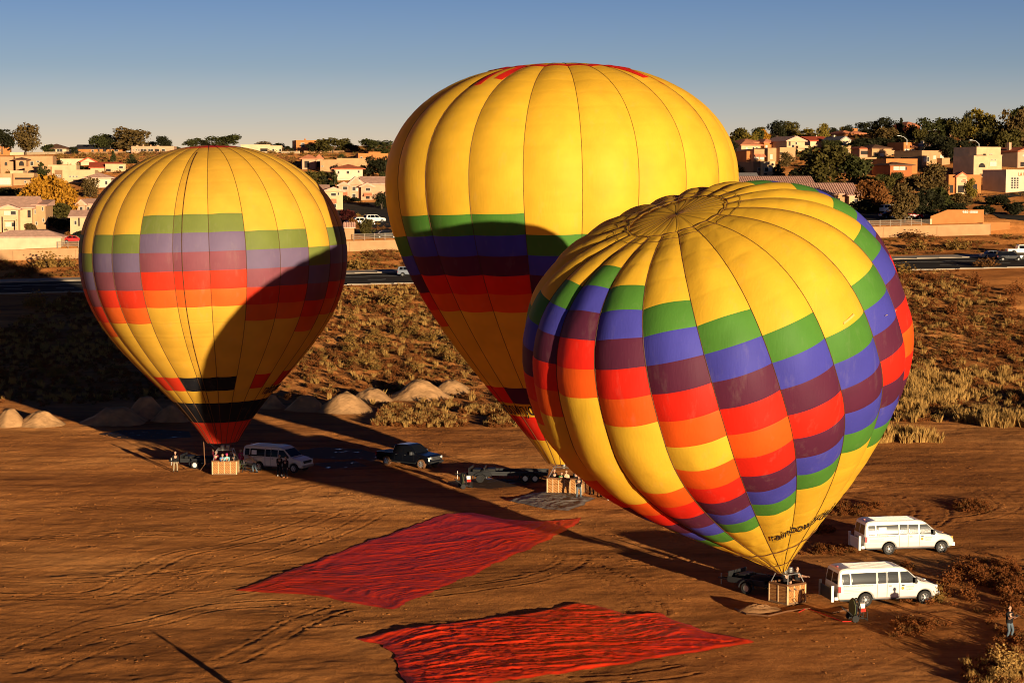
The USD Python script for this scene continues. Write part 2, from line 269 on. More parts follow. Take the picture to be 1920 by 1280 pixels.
# dirt mounds in the scrub edge
def mound(px, pyb, wpx, hpx, label, seed):
    p = spot(px, pyb); s = scale_at(p); w, h = wpx / s / 2, hpx / s
    n, r_ = 56, 24; wpx *= 1.3; hpx *= .75; s_ = s; w, h = wpx / s / 2, hpx / s; v, f = [], []
    for a in range(r_ + 1):
        q = a / r_
        for b in range(n):
            t = 2 * PI * b / n; nn = meshkit.noise(np.array([math.cos(t) * 1.5, math.sin(t) * 1.5, seed * 3.1]))
            rr = q * w * (.85 + .35 * nn); z = h * ((.5 + .5 * math.cos(PI * min(1, q) ** .85)) ** .9) * (1 - .15 * math.exp(-(q / .15) ** 2)) * (.72 + .75 * meshkit.fbm(np.array([math.cos(t) * q * 2.2 + seed, math.sin(t) * q * 2.2, seed * 7.7]), 3, seed)) + .22 * (meshkit.fbm(np.array([math.cos(t) * q * w * 1.6, math.sin(t) * q * w * 1.6, seed * 3.3]), 3, seed + 5) - .5) * min(1, (1 - q) * 4)
            v.append((rr * math.cos(t), rr * math.sin(t) * 1.1, z - .25 * q))
    for a in range(r_):
        for b in range(n): f.append((a*n+b, (a+1)*n+b, (a+1)*n+(b+1) % n, a*n+(b+1) % n))
    t = thing('dirt_mound', label, 'dirt mound', p + [0, w * .6, 0]); part(t, 'heap', (np.array(v), np.array(f)), mound_m, True)
for k, m_ in enumerate([(12, 800, 70, 42, 'dirt mound cut by the left edge of the picture'), (66, 800, 95, 34, 'low sunlit dirt mound right of the one at the left edge'), (205, 796, 125, 42, 'wide dirt mound in shadow left of the left balloon mouth'), (268, 785, 90, 48, 'tallest shadowed dirt mound behind the left balloon'), (318, 790, 80, 38, 'shadowed dirt mound touching the left balloon edge'),
    (508, 766, 55, 30, 'small half shaded dirt mound just right of the left balloon cone'), (572, 771, 78, 36, 'rounded sunlit dirt mound, first of the lit row beside the left balloon'), (645, 774, 112, 44, 'broad pointed sunlit dirt mound at the front of the lit row'), (692, 754, 90, 32, 'sunlit dirt mound behind the broad pointed one'), (782, 750, 118, 42, 'steep sharp topped dirt mound with dark shade behind'), (845, 737, 88, 32, 'dirt mound at the right end of the row beside the middle balloon')]):
    mound(*m_, k + 1)
# crumpled red cloths and the grey ground sheet
red_cloth = fabric('red_cloth', (.90, .045, .012), .1, .5, (.5, .1, .06), .2)
grey_cloth = plain('grey_sheet', (.13, .12, .115), .6, vary=.25, scale=1.2, bump=.3, bscale=4.)
def cloth(name, pts, m, label, cat, amp, seed, ang=0, step=.10):
    poly = Polygon([at(*q)[:2] for q in pts]).buffer(.3).buffer(-.3); g2 = np.random.default_rng(seed); n_ = int(poly.length / .35)
    e_ = np.array([poly.exterior.interpolate(k / n_, normalized=True).coords[0] for k in range(n_)]); e_ += .9 * (meshkit.fbm(np.c_[e_ * .55, 0 * e_[:, 0]], 3, seed)[:, None] - .5) * np.stack([np.cos(e_[:, 0]), np.sin(e_[:, 1])], 1) + g2.normal(0, .035, e_.shape)
    poly = Polygon(e_).buffer(0); poly = poly if poly.geom_type == 'Polygon' else max(poly.geoms, key=lambda q_: q_.area); x0, y0, x1, y1 = poly.bounds
    gxx, gyy = np.meshgrid(np.arange(x0, x1, step), np.arange(y0, y1, step), indexing='xy')
    from shapely import points, distance, contains
    pp = points(gxx, gyy); ins = contains(poly, pp); de = np.where(ins, distance(poly.exterior, pp), 0)
    an_ = ang + 1.5 * (meshkit.fbm(np.stack([gxx * .11, gyy * .11, 0 * gxx], -1), 2, seed + 3) - .5); cx_, cy_ = (x0 + x1) / 2, (y0 + y1) / 2
    ca, sa = np.cos(an_), np.sin(an_); u, v = (gxx - cx_) * ca + (gyy - cy_) * sa, -(gxx - cx_) * sa + (gyy - cy_) * ca
    wx = 2.6 * meshkit.fbm(np.stack([gxx * .22, gyy * .22, u * 0], -1), 3, seed + 9)
    rid = lambda a, b, s: 1 - np.abs(2 * meshkit.noise(np.stack([u * a + wx, v * b + wx, u * 0], -1), s) - 1)
    z = amp * (rid(.13, 1.25, seed) ** 7 * .55 + rid(.3, 2.6, seed + 1) ** 6 * .45 + rid(1.5, 4.4, seed + 2) ** 4 * .34 + .25 * meshkit.fbm(np.stack([u * .3, v * .3, u * 0], -1), 3, seed + 5) ** 2)
    z *= .35 + .65 * sstep(de / 1.2); z += amp * .7 * np.exp(-((de - .35) / .25) ** 2) * meshkit.noise(np.stack([u * .5, v * .5, u * 0], -1), seed + 7)
    z = _gi((gyy, gxx)) + .03 + z * sstep(de / .3)
    n = gxx.shape[1]; idx = np.arange(gxx.size).reshape(gxx.shape); q = np.stack([idx[:-1, :-1], idx[:-1, 1:], idx[1:, 1:], idx[1:, :-1]], -1).reshape(-1, 4)
    q = q[ins.ravel()[q].sum(1) >= 1]; V = np.stack([gxx, gyy, z], -1).reshape(-1, 3)
    oo = np.unique(q); oo = oo[~ins.ravel()[oo]]                # pull the outermost vertices onto the cloth's edge
    for k in oo:
        e_ = poly.exterior.interpolate(poly.exterior.project(Point(V[k, 0], V[k, 1]))); V[k] = (e_.x, e_.y, gz(e_.x, e_.y) + .03)
    us, inv = np.unique(q, return_inverse=True)
    t = thing(name, label, cat); part(t, 'cloth', (V[us], inv.reshape(-1, 4)), m, True)
cloth('red_cloth', [(445, 1107), (560, 1062), (700, 1012), (840, 963), (880, 960), (960, 975), (1010, 979), (1092, 970), (1080, 984), (1000, 1025), (860, 1088), (735, 1143), (690, 1135), (590, 1117)], red_cloth, 'wrinkled red cloth spread flat behind the other, pointed at its left end', 'cloth', .055, 31, .55)
cloth('red_cloth', [(668, 1200), (760, 1180), (900, 1163), (1000, 1148), (1075, 1130), (1120, 1135), (1180, 1150), (1240, 1147), (1262, 1160), (1330, 1182), (1415, 1205), (1280, 1228), (1140, 1250), (1030, 1266), (880, 1285), (770, 1290), (745, 1250), (735, 1225), (712, 1212)], red_cloth, 'heavily crumpled bright red cloth nearest the camera', 'cloth', .095, 57, .25)
cloth('ground_sheet', [(950, 939), (998, 925), (1035, 922), (1122, 934), (1064, 957), (1010, 951)], grey_cloth, 'grey ground sheet spread in front of the middle balloon basket', 'ground sheet', .16, 77, .4)

# ------------------------------------------------------------ hot air balloons
A = dict(Y=fabric('yellow_cloth', (.84, .475, .035), .24), G=fabric('green_cloth', (.075, .21, .03)), B=fabric('blue_cloth', (.062, .058, .36)), P=fabric('purple_cloth', (.10, .018, .044)), R=fabric('red_panel_cloth', (.78, .022, .010), .2), O=fabric('orange_cloth', (.84, .10, .010), .2), K=fabric('black_cloth', (.012, .012, .016), .03))
A_hazy = dict(A, Y=fabric('hazy_yellow_cloth', (.80, .435, .046), .24), G=fabric('hazy_green_cloth', (.17, .20, .045)), B=fabric('hazy_blue_cloth', (.17, .12, .20)), P=fabric('hazy_purple_cloth', (.24, .07, .09)), R=fabric('hazy_red_cloth', (.72, .04, .015)), O=fabric('hazy_orange_cloth', (.78, .12, .018)))  # left balloon palette: warm sheen and haze of its light mixed into the colours
tag_m = plain('name_tag', (.60, .40, .10), .7)
tape_m = plain('load_tape', (.10, .040, .012), .7)
def profile(R_, ze, h, p, a, x2, z2, r0=1.3, n=240):
    t = np.linspace(0, 1, n)[:, None]; P0, P1, P2, P3 = [np.array(q) for q in [(r0, 0), (x2, z2), (R_, ze - a), (R_, ze)]]
    lo = (1-t)**3*P0 + 3*(1-t)**2*t*P1 + 3*(1-t)*t*t*P2 + t**3*P3
    th = np.linspace(0, PI/2, n)[1:]; up = np.stack([R_*np.maximum(np.cos(th), 0)**(2/p), ze + (h-ze)*np.sin(th)**(2/p)], 1)
    pts = np.vstack([lo, up]); return pts, np.r_[0, np.cumsum(np.linalg.norm(np.diff(pts, axis=0), axis=1))]
class Bal:
    def __init__(s, base, q, N, bulge, r0=1.3):
        (mx, my, mz, tx, ty, s.ph, R_, ze, h, p, a, x2, z2, s.s0, s.hr, s.hr2) = q
        w = np.array([math.sin(tx), -math.sin(ty), 0]); w[2] = math.sqrt(1 - w @ w)
        u = np.cross([0, 1, 0], w); u /= np.linalg.norm(u); s.u, s.vv, s.w = u, np.cross(w, u), w
        s.base, s.M, s.N, s.bulge = np.asarray(base, float), np.array([mx, my, mz]), N, bulge      # M: mouth centre, relative to the base
        s.pts, s.L = profile(R_, ze, h, p, a, x2, z2, r0); s.R = R_
    def arc(s, r): return s.s0 - (s.hr * r + s.hr2 * r * r)
    def at(s, th, sa, out=0, f=None):
        """Point at angle th (0 faces the camera), arc length sa from the mouth, f: place across the gore, for its bulge."""
        th, sa = np.broadcast_arrays(np.asarray(th, float), np.asarray(sa, float))
        x, z = np.interp(sa, s.L, s.pts[:, 0]), np.interp(sa, s.L, s.pts[:, 1])
        e = .05; dx = np.interp(sa+e, s.L, s.pts[:, 0]) - np.interp(sa-e, s.L, s.pts[:, 0]); dz = np.interp(sa+e, s.L, s.pts[:, 1]) - np.interp(sa-e, s.L, s.pts[:, 1])
        l = np.hypot(dx, dz) + 1e-9; nr, nz = dz / l, -dx / l
        o = np.broadcast_to(np.asarray(out, float), th.shape)
        if f is None: f = ((th - s.ph) * s.N / (2 * PI)) % 1
        k = s.bulge * (.25 + .75 * sstep(sa / (.35 * s.L[-1]))) * (1 - .55 * sstep((sa / s.L[-1] - .82) / .14))
        o = o + k * 2 * PI * x / s.N * 4 * f * (1 - f); x = x * (1.02 - .66 * k * 2 * PI / s.N)
        x, z = x + o * nr, z + o * nz
        return s.M + x[..., None] * (np.sin(th)[..., None] * s.u - np.cos(th)[..., None] * s.vv) + z[..., None] * s.w
    def th(s, j): return s.ph + 2 * PI * np.asarray(j) / s.N
    def find(s, px, py):
        """(gore coordinate, arc length) of the near side at a pixel of the photograph."""
        jj, ss = np.meshgrid(np.arange(-PI*.62, PI*.62, .01), np.linspace(.05, s.L[-1] - .05, 420), indexing='ij')
        P = project(s.base + s.at(jj, ss)); d = ((P - [px, py]) ** 2).sum(-1)
        k = np.unravel_index(d.argmin(), d.shape); return (jj[k] - s.ph) * s.N / (2 * PI), ss[k]
def build_balloon(label, base, q, N, bulge, colour, cuts, pal, crown_r, text=None, wrinkle=.0, r0=1.3):
    """colour(j, lo, hi) -> palette key of gore j between two arc lengths; cuts: arc lengths of all seams, mouth to crown."""
    b = Bal(base, q, N, bulge, r0)
    t = thing('hot_air_balloon', label, 'hot air balloon', base)
    smax = np.interp(-crown_r, -b.pts[-239:, 0], b.L[-239:]) if crown_r else b.L[-1] - .02
    cuts = np.array(sorted({round(c, 3) for c in cuts if 0 < c < smax} | {0., round(float(smax), 3)}))
    cuts = cuts[np.r_[True, np.diff(cuts) > .12]]; nf = 12
    fr = np.linspace(0, 1, nf + 1)
    for j in range(N):
        runs = []
        for lo, hi in zip(cuts[:-1], cuts[1:]):
            c = colour(j, lo, hi)
            runs.append((c, lo, hi))
        def sheet(mb, lo, hi, sm):
            ss = np.unique(np.concatenate([np.r_[np.linspace(a_, b_, max(2, int(math.ceil((b_ - a_) / .45))) + 1), a_ + .09, b_ - .09] for a_, b_ in zip(sm[:-1], sm[1:])])); m = len(ss) - 1
            S, Fq = np.meshgrid(ss, fr, indexing='ij')
            seam = .022 * np.exp(-np.abs(S[..., None] - np.array(sm)).min(-1) / .07)         # cloth dips at each seam
            th_ = b.th(j + Fq)
            wr = wrinkle * (meshkit.fbm(np.stack([th_ * 9, S * .8, 0 * S], -1), 3, 3) - .5) * 4 * Fq * (1 - Fq) if wrinkle else 0
            V = b.at(th_, S, -seam + wr, Fq); k = nf + 1
            ii, jj = np.meshgrid(np.arange(m), np.arange(nf), indexing='ij')
            mb.add(V.reshape(-1, 3), np.stack([ii*k+jj, ii*k+jj+1, (ii+1)*k+jj+1, (ii+1)*k+jj], -1).reshape(-1, 4))
        groups, k_ = [], len(runs) - 1                      # crown downwards: yellow runs stay whole, coloured panels are single
        while k_ >= 0:
            q_ = [runs[k_]]; k_ -= 1
            while q_[0][0] == 'Y' and k_ >= 0 and runs[k_][0] == 'Y': q_.append(runs[k_]); k_ -= 1
            mb = MB(); keep = q_[::-1]
            sheet(mb, keep[0][1], keep[-1][2], [c_[1] for c_ in keep] + [keep[-1][2]]); groups.append((q_[0][0], mb))
        g = part(t, 'gore', groups[0][1], pal[groups[0][0]], True)
        for c, mb in groups[1:]: part(g, 'panel', mb, pal[c], True)
    for j in range(N):
        ss = np.linspace(.02, smax if not crown_r else smax, 60); th0 = b.th(j); mb = MB()
        wd = .022 / np.maximum(np.interp(ss, b.L, b.pts[:, 0]), .3)
        V = np.stack([b.at(th0 - wd, ss, .015, 0), b.at(th0 + 0 * wd, ss, .04, 0), b.at(th0 + wd, ss, .015, 0)], 1).reshape(-1, 3)
        i_ = np.arange(59)
        mb.add(V, np.vstack([np.stack([3*i_, 3*i_+1, 3*i_+4, 3*i_+3], 1), np.stack([3*i_+1, 3*i_+2, 3*i_+5, 3*i_+4], 1)]))
        part(t, 'load_tape', mb, tape_m)
    if text:
        word, (px, py), hgt, cond, back = text
        jx, s_ = b.find(px, py); m = meshkit.text_mesh(word, hgt, .02)
        m = m.subdivide_to_size(.22, max_iter=6); v = np.array(m.vertices); v[:, 0] = v[:, 0] * cond - back
        sa = s_ + v[:, 1]; th0 = b.th(jx) + (v[:, 0]) / np.interp(s_ + .35, b.L, b.pts[:, 0])
        fv = ((th0 - b.ph) * N / (2 * PI)) % 1
        part(t, 'lettering', (b.at(th0, sa, .075 + v[:, 2], fv), m.faces), letter_k)
    return b, t
def ring(b, sa, r, j0=0, j1=None, n=160, out=.05):
    th = np.linspace(b.th(j0), b.th(j1 if j1 is not None else b.N), n); return MB().tube(b.at(th, sa, out), r, 5, cap=False)

def basket(b, t, size, rz, mouth_z, frame=2.05):
    """Wicker basket with padded rim, burner frame and burners, joined to the balloon."""
    L, W, Hh = size; ca, sa = math.cos(rz), math.sin(rz)
    tr = lambda p: np.stack([np.asarray(p)[..., 0]*ca - np.asarray(p)[..., 1]*sa, np.asarray(p)[..., 0]*sa + np.asarray(p)[..., 1]*ca, np.asarray(p)[..., 2]], -1)
    def put(par, name, mb, m, smooth=False):
        v, f = mb.get(); return part(par, name, (tr(v), f), m, smooth)
    fl = MB().bb(-L/2-.04, L/2+.04, -W/2-.04, W/2+.04, .03, .14); bk = put(t, 'basket', fl, wood)
    nx_, ny_ = max(3, int(round(L / .5))), max(2, int(round(W / .6)))
    def wallpanels(n, a0, a1, fixed, axis, out):
        for k in range(n):
            u0, u1 = a0 + (a1-a0)*k/n + .02, a0 + (a1-a0)*(k+1)/n - .02
            for z0, z1 in ((.15, .48), (.50, .80), (.82, Hh)):
                mb = MB()
                mb.bb(u0, u1, fixed-.03, fixed+.03, z0, z1) if axis == 0 else mb.bb(fixed-.03, fixed+.03, u0, u1, z0, z1)
                put(bk, 'wicker_panel', mb, wicker)
            if k:
                uu = (u0 - .02); mb = MB(); o = .045 * out
                mb.bb(uu-.03, uu+.03, fixed+o-.012, fixed+o+.012, .12, Hh) if axis == 0 else mb.bb(fixed+o-.012, fixed+o+.012, uu-.03, uu+.03, .12, Hh)
                put(bk, 'strap', mb, strap)
    wallpanels(nx_, -L/2, L/2, -W/2, 0, -1); wallpanels(nx_, -L/2, L/2, W/2, 0, 1); wallpanels(ny_, -W/2, W/2, -L/2, 1, -1); wallpanels(ny_, -W/2, W/2, L/2, 1, 1)
    for sx, sy in ((-1, -1), (1, -1), (1, 1), (-1, 1)): put(bk, 'corner_post', MB().cyl((sx*L/2, sy*W/2, .05), (sx*L/2, sy*W/2, Hh+.03), .055, 8), strap)
    c = [(-L/2, -W/2, Hh+.04), (L/2, -W/2, Hh+.04), (L/2, W/2, Hh+.04), (-L/2, W/2, Hh+.04)]
    for p0, p1 in zip(c, c[1:] + c[:1]): put(bk, 'padded_rim', MB().cyl(p0, p1, .075, 8), leather, 50)
    fx, fy = L*.32, W*.34
    cc = [(-fx, -fy, frame), (fx, -fy, frame), (fx, fy, frame), (-fx, fy, frame)]
    for (sx, sy), q in zip(((-1, -1), (1, -1), (1, 1), (-1, 1)), cc): put(t, 'upright', MB().cyl((sx*L/2*.96, sy*W/2*.96, Hh), q, .03, 7), steel)
    fb = MB()
    for p0, p1 in zip(cc, cc[1:] + cc[:1]): fb.cyl(p0, p1, .035, 7)
    put(t, 'burner_frame', fb, steel)
    for k in (-1, 1):
        mb = MB().cyl((k*.22, 0, frame-.12), (k*.22, 0, frame+.30), .13, 12, .16)
        for q in range(3): mb.tube([(k*.22 + .17*math.cos(a_), .17*math.sin(a_), frame+.02+q*.09) for a_ in np.linspace(0, 2*PI, 14)], .018, 5)
        put(t, 'burner', mb, steel, 40)
    put(t, 'burner_hanger', MB().bb(-fx, fx, -.03, .03, frame-.14, frame-.10), darksteel)
    for k in range(8):
        a_ = 2*PI*k/8; top = b.at(b.ph*0 + a_, .05, 0, 0); q = cc[min(range(4), key=lambda i_: np.linalg.norm(tr(np.array(cc[i_])) - top))]
        part(t, 'suspension_wire', MB().cyl(tr(np.array(q)), top, .012, 4), darksteel)
    for k, (x_, y_) in enumerate(((-L/2+.25, W/2-.25), (L/2-.25, W/2-.25))):
        g_ = put(t, 'gas_cylinder', MB().cyl((x_, y_, .15), (x_, y_, .95), .18, 12), steel, 40)
    return tr

def seams(b, r0, r1): return [b.arc(r) for r in range(r0, r1)]
QF = [-0.3425, 0.0317, 1.835, -0.301, 0.2623, -1.7193, 10.4246, 13.7501, 22.4087, 2.7636, 4.7492, 1.8, 2.25, 20.2551, 1.4778, -0.002]
QL = [-0.2504, 0.0199, 2.7047, -0.0309, -0.0015, -0.4076, 10.7957, 15.593, 24.6941, 2.0621, 6.7235, 4.6276, 5.7752, 22.2816, 1.5125, -0.0077]
QM = [-0.1665, 0.0264, 2.405, -0.0128, -0.0234, -1.1685, 13.4086, 21.8251, 31.0526, 2.185, 8.2998, 4.3539, 4.7328, 22.9846, 1.5796, -0.0056]
# front balloon: diamonds, symmetric about row 2.5, one row taller per gore, narrowest at gore 8
BF = at(1476, 1128); _b = Bal(BF, QF, 20, .1, .3)
def col_front(j, lo, hi):
    m = (lo + hi) / 2; r = (_b.s0 - m) / _b.hr; row = math.floor(r + .002)
    k = (j - 7) % 20; k = min(k % 10, 10 - k % 10); half = 2 + k; d = abs(row - 2)
    return 'Y' if d > half else 'GBPROYYYYYYY'[half - d]
cutsF = seams(_b, -9, 14)
bF, tF = build_balloon('nearest balloon, leaning left, yellow crown over green, blue, purple and red diamonds', BF, QF, 20, .125, col_front, cutsF, A, 2.75, ('rainbowryders', (1446, 1011), 1.0, .46, 0), .12, .3)
def extras_front():
    smax = np.interp(-2.75, -bF.pts[-239:, 0], bF.L[-239:]); zt = np.interp(smax, bF.L, bF.pts[:, 1])
    # parachute valve: a gored disc sunk a little below the open crown
    n = 20 * 6; mb = MB(); v = []; rr = np.linspace(0.02, 3.1, 9)
    for r_ in rr:
        for k in range(n):
            f = (k / 6) % 1; th = bF.ph + 2 * PI * k / n
            z = np.interp(-r_, -bF.pts[-239:, 0], bF.pts[-239:, 1]) + .07 - .20 * (r_ / 3.1) ** 6 + .05 * (r_ / 3.1) * 4 * f * (1 - f)
            v.append(bF.M + r_ * (math.sin(th) * bF.u - math.cos(th) * bF.vv) + z * bF.w)
    ii, jj = np.meshgrid(np.arange(8), np.arange(n), indexing='ij'); mb.add(v, np.stack([ii*n+jj, ii*n+(jj+1) % n, (ii+1)*n+(jj+1) % n, (ii+1)*n+jj], -1).reshape(-1, 4))
    pv = part(tF, 'parachute_valve', mb, A['Y'], True)
    ct = bF.M + (bF.pts[-1, 1] + .02) * bF.w
    for j in range(20): part(pv, 'crown_line', MB().tube([bF.at(bF.th(j), s_, .10, 0) for s_ in np.linspace(smax, bF.L[-1] - .05, 8)], .010, 5), tape_m)
    part(pv, 'crown_ring', MB().ball(ct, (.14, .14, .1)), darksteel)
    part(tF, 'crown_hem', ring(bF, smax, .022), tape_m); part(tF, 'crown_hem', ring(bF, smax - .75, .012), tape_m)
    jx, s_ = bF.find(1452, 1035); part(tF, 'mouth_seam', ring(bF, s_, .03), tape_m)
    jx, s_ = bF.find(1455, 1060); part(tF, 'mouth_seam', ring(bF, s_, .02), tape_m)
    # small white tag near the green row
    j_, s_ = bF.find(1593, 598); m = trimesh.creation.box((.8, .11, .02)).subdivide(); v = np.array(m.vertices)
    part(tF, 'name_tag', (bF.at(bF.th(j_) + v[:, 0] / 9.5, s_ + v[:, 1] + v[:, 0] * .1, .05 + v[:, 2]), m.faces), tag_m)
    # streamer line on the blue panel at the right
    j_, s_ = bF.find(1650, 575); j2, s2 = bF.find(1657, 592)
    part(tF, 'vent_line', MB().tube([bF.at(bF.th(j_), s_, .1), bF.at(bF.th((j_+j2)/2), (s_+s2)/2, .25), bF.at(bF.th(j2), s2, .12)], .018, 5), strap)
extras_front()
trF = basket(bF, tF, (1.45, 1.45, 1.1), math.radians(38), 2.5, 1.72)
# left balloon: rainbow band with haze put into its colours, in steps of three, two and one gores
BL = at(423, 888); _l = Bal(BL, QL, 24, .06)
stepL = [0, 0, 0, 1, 1, 2, 1, 1]
sL = lambda y, x=415: _l.find(x, y)[1]
lowL = [sL(707), sL(733), sL(755), sL(792)]
def col_left(j, lo, hi):
    m = (lo + hi) / 2
    if m > lowL[0]:
        r = np.interp(m, [b_ for b_ in sorted(_l.arc(k) for k in range(-9, 14))], sorted(range(-9, 14), reverse=True)); row = math.floor(r + .001) - stepL[j % 8]
        if m > np.interp(-2.6, -_l.pts[240:, 0], _l.L[240:]): return 'R'
        return 'GBPRO'[row] if 0 <= row < 5 else 'Y'
    if m > lowL[1]: return {0: 'K', 1: 'R', 2: 'Y'}[stepL[j % 8]] if j % 8 != 3 else 'Y'
    return 'Y' if m > lowL[2] else 'K' if m > lowL[3] else 'R'
cutsL = [c for c in seams(_l, -9, 8) if c > lowL[0] + .3] + lowL + [sL(600), sL(625), sL(650), sL(675)] + [float(np.interp(-2.6, -_l.pts[240:, 0], _l.L[240:]))]
bL, tL = build_balloon('left balloon with rainbow band in haze washed colours, dark ring and red mouth above a full basket', BL, QL, 24, .055, col_left, cutsL, A_hazy, 0, ('rainbowryders', (489, 737), 1.0, .42, 0))
trL = basket(bL, tL, (2.0, 1.35, 1.12), 0, 2.7, 2.1)
part(tL, 'vent_rope', MB().tube([bL.at(bL.th(1) + .07, s_, .04) for s_ in np.linspace(1, 30, 60)], .03, 5), tape_m)
part(tL, 'crown_rope', MB().tube([(-2.0, -.6, .4), (-1.65, -.5, .9), (-1.75, -.2, 2.2), (-1.95, .4, 3.6)], .045, 6), leather)
# middle balloon
BM = at(1062, 924); _m = Bal(BM, QM, 20, .075)
sM = lambda y, x=1000: _m.find(x, y)[1]
lowM = [sM(729, 965), sM(758, 975), sM(781, 985), sM(826, 1020)]
stepM = [0, 0, 0, 1, 1]
def col_mid(j, lo, hi):
    m = (lo + hi) / 2
    if m > lowM[0]:
        r = np.interp(m, sorted(_m.arc(k) for k in range(-12, 16)), sorted(range(-12, 16), reverse=True)); row = math.floor(r + .001) - stepM[j % 5]
        return 'GBPRO'[row] if 0 <= row < 5 else 'Y'
    if m > lowM[1]: return 'P' if j % 5 in (1, 2) else 'R'
    return 'Y' if m > lowM[2] else 'R' if m > lowM[3] else 'O' if False else 'Y'
cutsM = [c for c in seams(_m, -13, 13) if c > lowM[0] + .3] + lowM
bM, tM = build_balloon('tallest balloon in the middle, yellow top with red sun rays on its crown', BM, QM, 20, .07, col_mid, cutsM, A, 0, ('rainbowryders', (1001, 776), 1.2, .50, 4.15))
trM = basket(bM, tM, (2.75, 1.5, 1.2), math.radians(-14), 2.4, 2.1)
def zia():
    top = bM.L[-1]
    for a0 in (-38, 52, 142, 232):
        for k, ln in ((-.62, 9.3), (.62, 8.4)):
            th = math.radians(a0); off = k * (1 if a0 in (-38, 142) else -1)
            d = np.linspace(5.5, ln, 14); mb = MB(); rows = []
            for e in (-.34, 0, .34):
                x = d * math.sin(th) + (off + e) * math.cos(th); y = d * math.cos(th) - (off + e) * math.sin(th)
                rr = np.hypot(x, y); tt = np.arctan2(x, y); sa = np.interp(-rr, -bM.pts[240:, 0], bM.L[240:])
                rows.append(bM.at(tt, sa, .05))
            V = np.stack(rows, 1).reshape(-1, 3); i_ = np.arange(13); mb.add(V, np.vstack([np.stack([3*i_, 3*i_+1, 3*i_+4, 3*i_+3], 1), np.stack([3*i_+1, 3*i_+2, 3*i_+5, 3*i_+4], 1)]))
            part(tM, 'sun_ray', mb, A['R'])
    th = np.linspace(0, 2*PI, 121); mb = MB()
    V = np.stack([bM.at(th, np.interp(-r_, -bM.pts[240:, 0], bM.L[240:]), .05) for r_ in (4.8, 5.2, 5.6)], 1).reshape(-1, 3); i_ = np.arange(120)
    mb.add(V, np.vstack([np.stack([3*i_, 3*i_+1, 3*i_+4, 3*i_+3], 1), np.stack([3*i_+1, 3*i_+2, 3*i_+5, 3*i_+4], 1)])); part(tM, 'sun_ring', mb, A['R'])
zia()

# ------------------------------------------------------------ vehicles
def outline(pts, arches, ra):
    """Side outline of a car (x along, z up) with round wheel arches, resampled."""
    p = Polygon(pts).buffer(.05).buffer(-.10).buffer(.05)
    for x, z in arches: p = p.difference(Point(x, z).buffer(ra, 24)).difference(sbox(x-ra, z-2, x+ra, z))
    if p.geom_type != 'Polygon': p = max(p.geoms, key=lambda g: g.area)
    return p
def loft(poly, hw, fn, d=.07, size=.22):
    """The outline as a body: full width inside, bevelled to the sides, fn narrows it."""
    mb = MB(); n = max(60, int(poly.exterior.length / .1)); q = [poly.exterior.interpolate(t, normalized=True) for t in np.linspace(0, 1, n, endpoint=False)]
    P = np.array([(a.x, a.y) for a in q]); inn = poly.buffer(-d); inn = inn if inn.geom_type == 'Polygon' else max(inn.geoms, key=lambda g: g.area)
    I_ = np.array([inn.exterior.interpolate(inn.exterior.project(Point(*p))).coords[0] for p in P]) if True else P
    rows = []
    ys = [(-1, I_), (-1 + d / hw, P)] + [(k, P) for k in (-.5, 0, .5)] + [(1 - d / hw, P), (1, I_)]
    V = np.vstack([np.c_[Q[:, 0], hw * k * fn(Q[:, 0], Q[:, 1]), Q[:, 1]] for k, Q in ys]); i_, j_ = np.meshgrid(np.arange(len(ys)-1), np.arange(n), indexing='ij')
    mb.add(V, np.stack([i_*n+j_, i_*n+(j_+1) % n, (i_+1)*n+(j_+1) % n, (i_+1)*n+j_], -1).reshape(-1, 4))
    cp = Polygon(I_).buffer(0); cp = cp if cp.geom_type == 'Polygon' else max(cp.geoms, key=lambda g: g.area)
    v, f = trimesh.creation.triangulate_polygon(cp, engine='earcut'); m = trimesh.Trimesh(np.c_[v, 0*v[:, 0]], f, process=False).subdivide_to_size(size)
    for sd in (-1, 1): mb.add(np.c_[m.vertices[:, 0], sd * hw * fn(m.vertices[:, 0], m.vertices[:, 1]), m.vertices[:, 1]], m.faces)
    return mb
def sidepanel(pts, hw, fn, sd, off=.012, rnd=.05):
    p = Polygon(pts).buffer(-rnd).buffer(rnd, 4); v, f = trimesh.creation.triangulate_polygon(p, engine='earcut')
    m = trimesh.Trimesh(np.c_[v, 0*v[:, 0]], f, process=False).subdivide_to_size(.25); x, z = m.vertices[:, 0], m.vertices[:, 1]
    return MB().add(np.c_[x, sd * (hw * fn(x, z) + off), z], m.faces)
def rect(x0, x1, z0, z1): return [(x0, z0), (x1, z0), (x1, z1), (x0, z1)]
